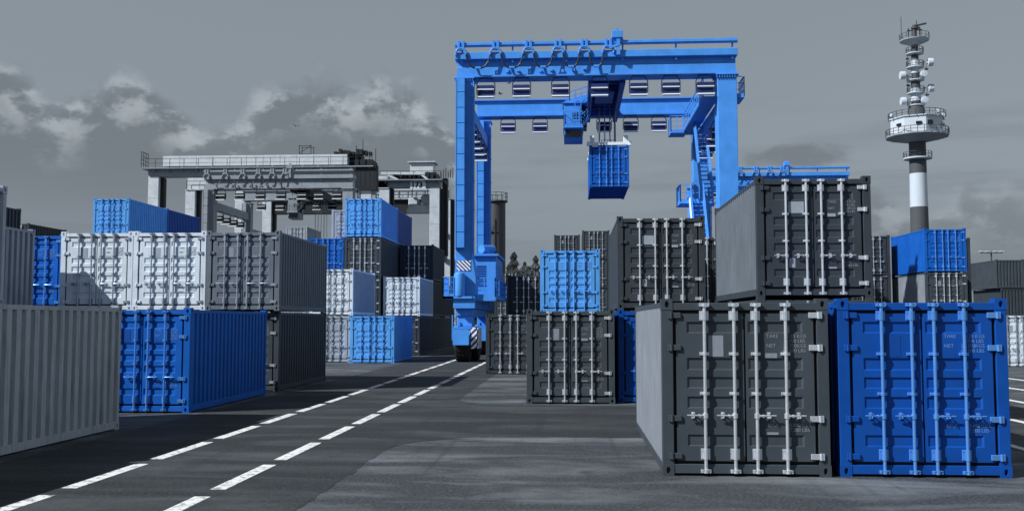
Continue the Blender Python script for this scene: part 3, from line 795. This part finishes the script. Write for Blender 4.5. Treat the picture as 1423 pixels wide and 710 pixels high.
def leafmat():
    m, nt, b = nodes('conifer needles')
    oi = nt.nodes.new('ShaderNodeObjectInfo')
    n = noise(nt, coords(nt), .9, 3)
    c = mix(nt, n, (.05, .06, .066), (.12, .14, .15))
    nt.links.new(mix(nt, mth(nt, 'MULTIPLY', oi.outputs['Random'], .5), c, (.06, .07, .075)), b.inputs['Base Color'])
    b.inputs['Roughness'].default_value = .9; b.inputs['Specular IOR Level'].default_value = .1
    return m
def conifer_mesh(seed, h, rb, mat):
    rg = random.Random(seed); m = MB()
    n = int(6500 * h/20)
    for k in range(n):
        t = rg.random()**1.15; z = h*(.1 + .9*(1-t)); tier = .72 + .28*math.sin(z*3.4 + seed)
        rad = rb*(t**.55)*tier*(.35 + .65*math.sqrt(rg.random())); a = rg.random()*6.283
        if rg.random() < .12: rad *= 1.25
        p = Vector((rad*math.cos(a), rad*math.sin(a), z - rad*.28))
        s_ = rg.uniform(.16, .42)*(.6 + .6*t)
        d = Vector((math.cos(a), math.sin(a), -.35+rg.uniform(-.3,.3))).normalized(); q = d.cross(Vector((rg.uniform(-.5,.5),rg.uniform(-.5,.5),1))).normalized()
        m.poly([p - d*s_*.7, p + q*s_*.45, p + d*s_, p - q*s_*.45 + Vector((0,0,rg.uniform(-.1,.1)))])
    me = bpy.data.meshes.new('crown'); me.from_pydata(m.v, [], m.f); me.materials.append(mat); return me
def trees():
    lm = leafmat(); kinds = []
    for i, (h, rb) in enumerate(((18.2, 3.6), (17., 3.9), (19.6, 3.5), (16.4, 4.1))):
        tr = MB().tube([(0,0,0),(.05,0,h*.5),(0,.03,h*.97)], .28, 8, .04)
        for k in range(14):
            z = h*(.15+.055*k); a = k*2.4; l = rb*.6*(1-z/h)
            tr.tube([(0,0,z),(l*math.cos(a),l*math.sin(a),z-.3*l)], .06, 5, .02)
        kinds.append((tr.mesh('trunk', M['bark']), conifer_mesh(11+i, h, rb, lm)))
    rg = random.Random(5)
    for i in range(80):
        x = -66 + i*1.45 + rg.uniform(-.9, .9); y = 232 + rg.uniform(-6, 20); k = rg.randrange(4)
        t = thing('conifer_tree', 'dark conifer in the far tree line behind the container yard', 'tree', (x, y, 0), rg.uniform(0, 6), 'conifers of the far tree line')
        s_ = rg.uniform(.8, 1.12); t.scale = (s_, s_, s_)
        link('trunk', kinds[k][0], t); link('crown', kinds[k][1], t)
def bird(loc, label, rz, s_=1.):
    m = MB()
    m.lathe([(.0,-.28),(.05,-.2),(.085,-.02),(.07,.12),(.035,.22),(.0,.33)], 10, (0,0), 'y')
    for s in (-1, 1):
        m.poly([(s*.05,-.1,.03),(s*.35,-.16,.2),(s*.38,.06,.2),(s*.05,.1,.03)]); m.poly([(s*.35,-.16,.2),(s*.8,.02,.1),(s*.82,.07,.1),(s*.38,.06,.2)])
        m.poly([(s*.05,-.1,.01),(s*.35,-.16,.18),(s*.38,.06,.18),(s*.05,.1,.01)]); m.poly([(s*.35,-.16,.18),(s*.8,.02,.09),(s*.82,.07,.09),(s*.38,.06,.18)])
    m.poly([(-.03,.2,0),(.03,.2,0),(.08,.42,.01),(-.08,.42,.01)])
    o = m.build('gull', M['bird'], None, loc, rz); o.scale = (s_,)*3
    return tag(o, label, 'bird', 'gulls in the sky')
# ---------------------------------------------------------------- ground and markings
def asphalt(name='asphalt', k=1., g=1.):
    m, nt, b = nodes(name)
    v = coords(nt, rnd=False); vl = coords(nt, scale=(.22, .75, 1), rnd=False)
    patch = noise(nt, vl, 1.1, 6, .62, .6); wide = noise(nt, v, .11, 4, .6); grit = mth(nt, 'ADD', mth(nt, 'MULTIPLY', noise(nt, v, 70, 2, .7), .5), mth(nt, 'MULTIPLY', noise(nt, v, 21, 2, .7), .5)); mid = noise(nt, v, 6, 5, .65)
    c = mix(nt, ramp(nt, patch, [(.46, 0.), (.68, 1.)]), tuple(k*q for q in (.03, .038, .048)), tuple(k*g*q for q in (.4, .455, .51)))
    c = mix(nt, ramp(nt, wide, [(.4, 0.), (.65, .6)]), c, tuple(k*q for q in (.045, .056, .068)))
    c = mix(nt, mth(nt, 'MULTIPLY', ramp(nt, grit, [(.36, 0.), (.56, 1.)]), .55), c, mix(nt, ramp(nt, grit, [(.4, 0.), (.62, 1.)]), tuple(k*q for q in (.008, .011, .015)), tuple(k*q for q in (.26, .3, .34))))
    c = mix(nt, mth(nt, 'MULTIPLY', ramp(nt, mid, [(.5, 0.), (.75, 1.)]), .4), c, tuple(k*q for q in (.03, .037, .045)))
    vor = nt.nodes.new('ShaderNodeTexVoronoi'); vor.feature = 'DISTANCE_TO_EDGE'; vor.inputs['Scale'].default_value = .33
    vv = nt.nodes.new('ShaderNodeVectorMath'); vv.operation = 'ADD'; wn = nt.nodes.new('ShaderNodeTexNoise'); wn.inputs['Scale'].default_value = 1.7
    nt.links.new(v, wn.inputs['Vector']); nt.links.new(v, vv.inputs[0]); nt.links.new(wn.outputs['Color'], vv.inputs[1]); nt.links.new(vv.outputs[0], vor.inputs['Vector'])
    crack = mth(nt, 'MULTIPLY', mth(nt, 'LESS_THAN', vor.outputs['Distance'], .006), ramp(nt, wide, [(.5, 0.), (.6, 1.)]))
    c = mix(nt, mth(nt, 'MULTIPLY', crack, .12), c, (.012, .013, .015))
    oil = noise(nt, v, .55, 4, .6, .8); tyre = noise(nt, coords(nt, scale=(2.4, .06, 1), rnd=False), 1.3, 4, .6)
    c = mix(nt, mth(nt, 'MULTIPLY', ramp(nt, oil, [(.6, 0.), (.72, 1.)]), .55), c, (.014, .018, .023))
    c = mix(nt, mth(nt, 'MULTIPLY', ramp(nt, tyre, [(.56, 0.), (.68, 1.)]), .35), c, (.016, .02, .025))
    nt.links.new(c, b.inputs['Base Color'])
    nt.links.new(mth(nt, 'ADD', mth(nt, 'MULTIPLY', patch, -.2), .9), b.inputs['Roughness']); b.inputs['Specular IOR Level'].default_value = .3
    bump(nt, b, mth(nt, 'ADD', mth(nt, 'MULTIPLY', grit, .5), mth(nt, 'MULTIPLY', mid, .5)), .45, .012)
    return m
def road_paint():
    m, nt, b = nodes('worn road paint')
    v = coords(nt, rnd=False)
    a = noise(nt, v, 7, 6, .75, .3); g = noise(nt, v, 60, 3, .7)
    wear = ramp(nt, mth(nt, 'ADD', mth(nt, 'MULTIPLY', a, .75), mth(nt, 'MULTIPLY', g, .25)), [(.50, 0.), (.58, 1.)])
    c = mix(nt, a, (.62, .64, .66), (.8, .82, .84))
    nt.links.new(mix(nt, mth(nt, 'MULTIPLY', wear, .75), c, (.07, .075, .082)), b.inputs['Base Color'])
    b.inputs['Roughness'].default_value = .75; b.inputs['Specular IOR Level'].default_value = .25
    return m
g = MB(); g.poly([(-3000,-600,0),(3000,-600,0),(3000,4000,0),(-3000,4000,0)])
tag(g.build('ground', asphalt(k=.55)), kind='structure')
# dark lane sheet and added cross branch: ground shadow put into the colour
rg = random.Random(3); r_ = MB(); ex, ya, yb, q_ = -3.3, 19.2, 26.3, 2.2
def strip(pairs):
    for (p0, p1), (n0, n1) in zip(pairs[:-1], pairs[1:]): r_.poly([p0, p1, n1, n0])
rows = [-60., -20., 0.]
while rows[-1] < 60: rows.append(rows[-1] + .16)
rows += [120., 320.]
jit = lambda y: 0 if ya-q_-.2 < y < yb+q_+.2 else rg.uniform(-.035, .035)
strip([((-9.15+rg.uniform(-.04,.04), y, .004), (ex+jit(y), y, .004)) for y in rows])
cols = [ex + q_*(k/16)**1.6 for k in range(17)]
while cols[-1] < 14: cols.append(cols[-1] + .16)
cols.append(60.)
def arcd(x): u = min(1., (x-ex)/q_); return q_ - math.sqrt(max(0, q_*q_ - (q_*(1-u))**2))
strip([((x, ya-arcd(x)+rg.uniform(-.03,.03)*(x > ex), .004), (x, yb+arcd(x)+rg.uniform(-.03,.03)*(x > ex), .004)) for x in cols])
tag(r_.build('road', asphalt('shadow-toned asphalt', .33, .6)), kind='structure')
RP = road_paint()
def dashes(name, x0, x1, w, ys, dl):
    m = MB()
    for y in ys:
        t = 0 if x0 == x1 else (y-13)/60
        m.box(x0-w/2, x0+w/2, y, y+dl, -.02, .009)
    tag(m.build('lane_marking', RP), kind='structure')
    return
dashes('l', -6.82, -6.82, .21, [12.95-2.79*2 + 2.79*k for k in range(24)], 2.24)
dashes('r', -4.77, -4.77, .21, [12.98-2.79*2 + 2.79*k for k in range(24)], 2.24)
m = MB()
for x, y0, y1 in ((14.78, 20., 39.), (12.51, 20., 32.), (10.06, 20, 25.2), (7.95, 12, 19.0), (17.2, 20., 44)):
    m.box(x-.09, x+.09, y0, y1, -.02, .009)
tag(m.build('bay_marking', RP), kind='structure')

# ---------------------------------------------------------------- the container yard
h = CH; c = container
# nearest right group
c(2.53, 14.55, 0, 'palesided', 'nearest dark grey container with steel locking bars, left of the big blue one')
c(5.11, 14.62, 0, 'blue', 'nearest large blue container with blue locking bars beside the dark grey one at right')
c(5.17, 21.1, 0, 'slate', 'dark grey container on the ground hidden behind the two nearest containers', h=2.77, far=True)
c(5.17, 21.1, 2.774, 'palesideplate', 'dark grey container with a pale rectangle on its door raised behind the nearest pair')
# second right group
c(-.06, 26.9, 0, 'slate', 'dark grey container on the asphalt below the light blue container')
c(2.47, 27.2, 0, 'blue', 'blue ground container half hidden below the dark grey one and behind the nearest grey one')
c(2.47, 27.2, h, 'darkplate', 'dark grey container stacked on the half hidden blue one, pale plate on its door')
c(-.02, 39.6, 0, 'slate', 'grey container hidden under the light blue container', far=True)
c(-.1, 39.6, h, 'bright', 'light blue container on top of the second row beside the dark grey stack')
c(-2.5, 41.6, 0, 'dark', 'dark grey container on the ground beside the blue crane wheel at lane edge')
c(4.77, 33.6, 0, 'dark', 'dark container at the bottom of the narrow gap behind the right stacks', far=True)
c(4.77, 33.6, h, 'dark', 'dark grey container mostly hidden in the gap between the two right hand stacks')
# behind, under the crane
c(-2.95, 62, 0, 'dark', 'dark container at the ground behind the container near the crane wheel')
c(-2.95, 62, h, 'dark', 'dark grey container with thin locking bars just left behind the light blue container')
for k in range(3): c(-7., 110, h*k, 'dark', ['dark container lowest of the far stack below the tree line', 'dark container in the middle of the far stack below the tree line', 'black side of the topmost far container just below the tree line'][k])
c(-6.2, 92, 0, 'mid', 'mid grey container far behind the crane wheels'); c(-6.2, 92, h, 'slate', 'dark grey container far behind the crane power house')
for k in range(4):
    w = ['lowest', 'second lowest', 'second highest', 'topmost'][k]
    c(2.11, 86.9, h*k, 'slate', w+' grey container in the taller far stack right behind the light blue one')
    c(-.49, 91.2, h*k, 'slate', w+' grey container in the lower far stack just behind the light blue container')
# right background
for k in range(3):
    c(22.15, 59.1, h*k, ['mid', 'palesided', 'royal'][k], ['grey container at the bottom of the stack below the tower', 'mid grey container with ribbed pale side under the blue container below the tower', 'blue container on top of the stack in front of the banded tower'][k], far=False)
    w = ['lowest', 'middle', 'topmost'][k]
    c(19.15, 63.6, h*k, 'dark', w+' dark container between the raised dark one and the blue one below the tower')
    c(25.13, 66, h*k, 'dark', w+' dark container peeping out right of the blue one below the tower')
    c(39.1+.35*(k == 1), 89.4, h*k, ['slate', 'dark', 'slate'][k], w+' grey container of the far right stack with ribbed blank end', flip=True)
    c(41.7, 89.8, h*k, 'dark', w+' dark container at the far right picture edge beside the ribbed blank ended one', flip=True)
c(22.2, 50, 0, 'white', 'pale grey container standing on the ground at the far right behind the nearest blue one')
c(24.75, 50, 0, 'pale', 'pale container beyond the right picture edge')
# left foreground
c(-10.74, 14.0, 0, 'light', 'nearest grey ribbed container at lower left running out of the picture')
c(-10.74, 7.7, 0, 'mid', 'grey ribbed container behind the left picture edge', far=True)
XP = -12.28-CW
for y in (14.25, 7.9): c(XP, y, 0, 'mid', 'grey ground container left of the picture at %s end' % ('far' if y > 10 else 'near'), far=True)
c(XP, 14.25, h, 'pale', 'tall standing corner of a pale container cut by the left picture edge')
c(XP, 7.9, h, 'pale', 'pale container left of the picture at near end', far=True)
c(-10.67, 23.6, 0, 'royal', 'blue container on the ground in the left middle with its long side facing the lanes')
c(-10.7, 31.0, 0, 'slate', 'grey container on the ground behind the left blue one, under the grey container')
c(-13.13, 31.0, 0, 'slate', 'hidden ground container under the right white one', far=True); c(-15.57, 31.0, 0, 'slate', 'hidden ground container under the left white one', far=True)
c(-10.65, 30.8, h+.004, 'steel', 'grey container with ribbed right side, rightmost of the upper row at left')
c(-13.09, 30.8, h+.004, 'white', 'right one of the two white containers in the upper row')
c(-15.53, 30.8, h+.004, 'white', 'left one of the two white containers in the upper row')
c(-18.28, 31.6, 0, 'slate', 'hidden ground container under the narrow blue one', far=True)
c(-18.28, 31.6, h, 'royal', 'blue container seen as a narrow strip left of the white ones')
c(-17.2-CW, 24, 0, 'mid', 'hidden ground container under the ribbed one at left', far=True); c(-17.2-CW, 24, h, 'mid', 'grey ribbed container behind the corner post at the left edge')
for k in range(3): c(-27.11-CW, 40, h*k, 'dark', ['lowest dark container behind the left edge', 'middle dark container behind the left edge', 'dark ribbed container peeping over the grey ribbed one at the left edge'][k], far=True)
for k in range(4): c(-45-CW, 77.6, h*k, ['slate', 'slate', 'mid', 'dark'][k], ['lowest', 'second lowest', 'second highest', 'topmost dark'][k]+' container of the far left stack left of the bright blue ones')
# left background rows
BX = -29.2-CW+.04
for j, y in enumerate((62, 68.15)):
    for k in range(4):
        c(BX, y, h*k, 'bright' if k == 3 and j == 0 else ['slate', 'mid', 'slate', 'blue'][k], ('front' if j == 0 else 'rear')+[' column ground container', ' column second container', ' column third container', ' one of the two blue containers topping the far row above the white ones'][k] + ('' if k == 3 else ' under the blue ones at left'), far=(k != 3))
c1, c2, c3 = -16.28, -13.76, -11.2
for k in range(3): c(c1, 63.2, h*k, ['slate', 'mid', 'royal'][k], ['ground container left in the middle distance row', 'grey second level container left in the middle distance row', 'blue container low beside the tall blue topped stack, left of it'][k], far=(k < 2))
for k in range(4): c(c2, 63.0, h*k, ['dark', 'dark', 'slate', 'bright'][k], ['ground container below the tall blue topped stack', 'dark container second from the ground in the blue topped stack', 'dark grey container directly under the bright blue topmost one', 'bright blue container on top of the tallest stack left of the crane'][k], far=(k < 1))
for k in range(2): c(c3, 63.2, h*k, ['dark', 'shadesided'][k], ['dark grey ground container under the white one left of the crane leg', 'white container on a dark one just left of the crane leg'][k], far=False)
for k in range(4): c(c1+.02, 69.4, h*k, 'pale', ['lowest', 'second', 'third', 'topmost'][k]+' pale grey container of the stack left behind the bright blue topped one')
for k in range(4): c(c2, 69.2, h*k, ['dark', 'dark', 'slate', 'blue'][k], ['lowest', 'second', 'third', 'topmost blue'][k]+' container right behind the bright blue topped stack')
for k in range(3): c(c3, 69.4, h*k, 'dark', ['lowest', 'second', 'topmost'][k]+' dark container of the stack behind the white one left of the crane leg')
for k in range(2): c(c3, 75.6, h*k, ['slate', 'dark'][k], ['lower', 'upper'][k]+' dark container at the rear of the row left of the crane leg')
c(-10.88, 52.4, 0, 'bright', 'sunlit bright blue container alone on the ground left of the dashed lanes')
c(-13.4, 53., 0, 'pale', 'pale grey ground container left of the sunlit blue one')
c(-13.36, 53.2, h, 'shadesided', 'white container stacked left of and above the sunlit blue ground container')
for k in range(5):
    w = ['lowest', 'second', 'third', 'fourth', 'topmost'][k]
    c(-31.2, 108, h*k, 'pale', w+' pale container in the far stack below the grey crane cab')
    c(-17.3, 139, h*k, 'pale', w+' pale container in the farthest stack just left of the crane leg')
c(2.29, 59.5, 10.459, 'royal', 'blue container hanging in the air from the spreader of the blue crane', far=False)['group'] = 'hoisted container'

# ---------------------------------------------------------------- cranes and landmarks
M['spreader'] = plain('pale blue steel', (.75, .86, .95), .5)
M['lampb'] = paint('lamp housing blue', (.008, .02, .12), .35, .1, grain=.1, spec=.6)
M['lampg'] = paint('lamp housing grey', (.025, .027, .03), .4, .1)
tyre_crane((-6.5, 53.5, 0), 'large blue gantry crane straddling the yard with a container on its ropes', M['crane'], M['crdark'], lampm=M['lampb'])
K2 = tyre_crane((13.95, 105, 0), 'second blue gantry crane farther back, its girder showing right of the large crane', M['crane'], M['crdark'], lampm=M['lampb'], tx=8.6, drop=8.); K2.scale = (1, 1, 1.05)
tyre_crane((-38.15, 98, 0), 'light grey gantry crane with cable loops, lowest of the cranes at left', M['cgrey'], M['cdark'], tx=8.7, lampm=M['lampg'], drop=10.3)
W1, W3 = 26.6, 26.5
walled_crane((-49.6, 110, 0), W1, 'tall white gantry crane with long white housing along its girder at left', M['cwhite'])
walled_crane((-43.1, 121, 0), W3, 'tall white gantry crane with number plate 173 just left of the blue crane', M['cwhite'], number='173', right_house=False, wallbox=False)
RT = radar_tower((70.0, 200, 0)); RT.scale = (.95, .95, .985); silo((-11.7, 150, 0)); lamp_mast((62.9, 150, 0)); trees()
bird((-23.3, 80, 18.7), 'gull gliding above the white crane at left', .6, .55)
bird((-5.2, 80, 22.1), 'gull just right of the crane leg, higher of the pair', 2.2, .5)
bird((-5.97, 80, 21.2), 'gull just right of the crane leg, lower of the pair', 1.2, .6)

# ---------------------------------------------------------------- sky, sun, camera
SUN = Vector((-.655, -.385, .645)).normalized()
elev = math.asin(SUN.z); azim = math.atan2(SUN.x, SUN.y)
W = bpy.data.worlds.new('World'); sc.world = W; W.use_nodes = True
nt = W.node_tree; bg = nt.nodes['Background']
sky = nt.nodes.new('ShaderNodeTexSky'); sky.sky_type = 'NISHITA'; sky.sun_disc = False
sky.sun_elevation = elev; sky.sun_rotation = azim; sky.dust_density = 2.5; sky.air_density = 1.; sky.ozone_density = 1.
hs = nt.nodes.new('ShaderNodeHueSaturation'); hs.inputs['Saturation'].default_value = SKY_SAT = .12
nt.links.new(sky.outputs[0], hs.inputs['Color'])
base = mix(nt, 1., hs.outputs[0], (.93, 1.07, 1.2), 'MULTIPLY')
base = mix(nt, .72, base, (2.75, 3.2, 3.62))
tc = nt.nodes.new('ShaderNodeTexCoord'); sp = nt.nodes.new('ShaderNodeSeparateXYZ'); nt.links.new(tc.outputs['Generated'], sp.inputs[0])
hyp = mth(nt, 'SQRT', mth(nt, 'ADD', mth(nt, 'MULTIPLY', sp.outputs['X'], sp.outputs['X']), mth(nt, 'MULTIPLY', sp.outputs['Y'], sp.outputs['Y'])))
tel = mth(nt, 'DIVIDE', sp.outputs['Z'], mth(nt, 'MAXIMUM', hyp, .02)); az = mth(nt, 'ARCTAN2', sp.outputs['X'], sp.outputs['Y'])
def cloudvec(sx, sz, dx=0, dz=0):
    cb = nt.nodes.new('ShaderNodeCombineXYZ')
    nt.links.new(mth(nt, 'ADD', mth(nt, 'MULTIPLY', az, sx), dx), cb.inputs[0]); nt.links.new(mth(nt, 'ADD', mth(nt, 'MULTIPLY', tel, sz), dz), cb.inputs[1])
    return cb.outputs[0]
def sstep(v, a, b):
    mr = nt.nodes.new('ShaderNodeMapRange'); mr.interpolation_type = 'SMOOTHSTEP'; mr.inputs['From Min'].default_value = a; mr.inputs['From Max'].default_value = b
    nt.links.new(v, mr.inputs['Value']); return mr.outputs[0]
# a bank of heaped cloud low on the left (hard bright tops, soft grey body), a lower one on the right
def bank(h0, amp, sx, ox, oz, left, bumps=()):
    big = noise(nt, cloudvec(sx, sx*.9, ox, oz), 1., 2, .5)
    fin = noise(nt, cloudvec(sx, sx*1.2, ox+5, oz+3), 3.2, 9, .58, .12)
    h_ = mth(nt, 'ADD', h0, mth(nt, 'ADD', mth(nt, 'MULTIPLY', mth(nt, 'SUBTRACT', big, .5), amp*1.2), mth(nt, 'MULTIPLY', mth(nt, 'SUBTRACT', fin, .5), amp*1.3)))
    for c_, w_, k_ in bumps:
        q = mth(nt, 'POWER', mth(nt, 'DIVIDE', mth(nt, 'ABSOLUTE', mth(nt, 'SUBTRACT', az, c_)), w_), 2.4)
        h_ = mth(nt, 'ADD', h_, mth(nt, 'MULTIPLY', mth(nt, 'EXPONENT', mth(nt, 'MULTIPLY', q, -1.)), k_))
    fade = sstep(az, -.16, .04) if left else sstep(az, .26, -.05)
    h_ = mth(nt, 'SUBTRACT', h_, mth(nt, 'MULTIPLY', fade, .3))
    d = mth(nt, 'SUBTRACT', h_, tel)
    soft = mth(nt, 'ADD', .008, mth(nt, 'MULTIPLY', big, .05))
    mr = nt.nodes.new('ShaderNodeMapRange'); mr.interpolation_type = 'SMOOTHSTEP'; nt.links.new(d, mr.inputs['Value']); nt.links.new(soft, mr.inputs['From Max'])
    mask = mth(nt, 'MULTIPLY', mr.outputs[0], sstep(tel, .04, .16) if left else sstep(tel, .0, .07))
    puff = noise(nt, cloudvec(sx*1.2, sx*1.7, ox+9, oz+7), 2.2, 8, .58)
    p2 = noise(nt, cloudvec(sx*1.2, sx*1.7, ox+9-.02*sx, oz+7+.02*sx), 2.2, 8, .58)
    lit = mth(nt, 'MULTIPLY', sstep(d, .085, .008), sstep(mth(nt, 'ADD', mth(nt, 'SUBTRACT', puff, p2), mth(nt, 'MULTIPLY', mth(nt, 'SUBTRACT', puff, .5), .6)), -.08, .16))
    return mask, lit
lay = noise(nt, cloudvec(3.2, 26, 1.3, 4.4), 1.4, 5, .55)
strat = mth(nt, 'MULTIPLY', sstep(lay, .44, .68), mth(nt, 'MULTIPLY', sstep(tel, .27, .12), .6))
base = mix(nt, mth(nt, 'MULTIPLY', sstep(tel, .34, 1.1), .75), base, (.5, .6, .72))
c0 = mix(nt, strat, base, (2.35, 2.7, 3.05))
ml, ll = bank(.175, .05, 7., 3.4, 1.2, True, ((-.56, .055, .065), (-.44, .062, .07), (-.29, .058, .072), (-.215, .05, .045), (-.15, .06, .062), (-.7, .08, .06), (-.9, .1, .05)))
mr_, lr = bank(.1, .05, 7., 8.1, 4.2, False, ((.27, .05, .05), (.42, .08, .03), (.02, .06, .07), (.6, .1, .04)))
c0 = mix(nt, mth(nt, 'MULTIPLY', mr_, .85), c0, mix(nt, lr, (2.3, 2.63, 2.93), (4.1, 4.55, 4.95)))
out = mix(nt, mth(nt, 'MULTIPLY', ml, .9), c0, mix(nt, ll, (2.02, 2.33, 2.62), (5.4, 5.95, 6.4)))
# a dark scrap of cloud behind the second blue crane
sq = lambda v, c_, w_: mth(nt, 'POWER', mth(nt, 'DIVIDE', mth(nt, 'ABSOLUTE', mth(nt, 'SUBTRACT', v, c_)), w_), 2.)
sn = noise(nt, cloudvec(16, 30, 2.2, 5.1), 1.6, 7, .6)
scrap = mth(nt, 'SUBTRACT', mth(nt, 'MULTIPLY', sn, 1.7), mth(nt, 'ADD', sq(az, .222, .075), sq(tel, .163, .017)))
out = mix(nt, mth(nt, 'MULTIPLY', sstep(scrap, .15, .75), .75), out, (1.95, 2.2, 2.45))
# bright sky patch added out of view at right to fill right-facing sides
fill_glow = mth(nt, 'MULTIPLY', mth(nt, 'MULTIPLY', sstep(az, .68, 1.1), sstep(az, 2.5, 1.9)), mth(nt, 'MULTIPLY', sstep(tel, 2.2, .7), sstep(tel, -.02, .02)))
out = mix(nt, mth(nt, 'MULTIPLY', fill_glow, .9), out, (8., 8.8, 9.6))
nt.links.new(out, bg.inputs['Color']); bg.inputs['Strength'].default_value = .075
sl = bpy.data.lights.new('sun', 'SUN'); sl.energy = 5.; sl.angle = R(.6); sl.color = (1., .985, .965)
so = bpy.data.objects.new('sun', sl); COL.objects.link(so); so.rotation_euler = SUN.to_track_quat('Z', 'Y').to_euler()

cam = bpy.data.cameras.new('camera'); co = bpy.data.objects.new('camera', cam); COL.objects.link(co); sc.camera = co
cam.sensor_width = 36; cam.lens = 1350/1423*36; cam.clip_end = 6000; cam.clip_start = .1
co.location = (0, 0, 2.26); co.rotation_euler = (R(90+3.86), 0, R(3.56))
sc.view_settings.view_transform = 'Standard'; sc.view_settings.look = 'None'; sc.view_settings.gamma = 1
sc.view_settings.exposure = .2
sc.cycles.max_bounces = 5; sc.cycles.diffuse_bounces = 3; sc.cycles.glossy_bounces = 2
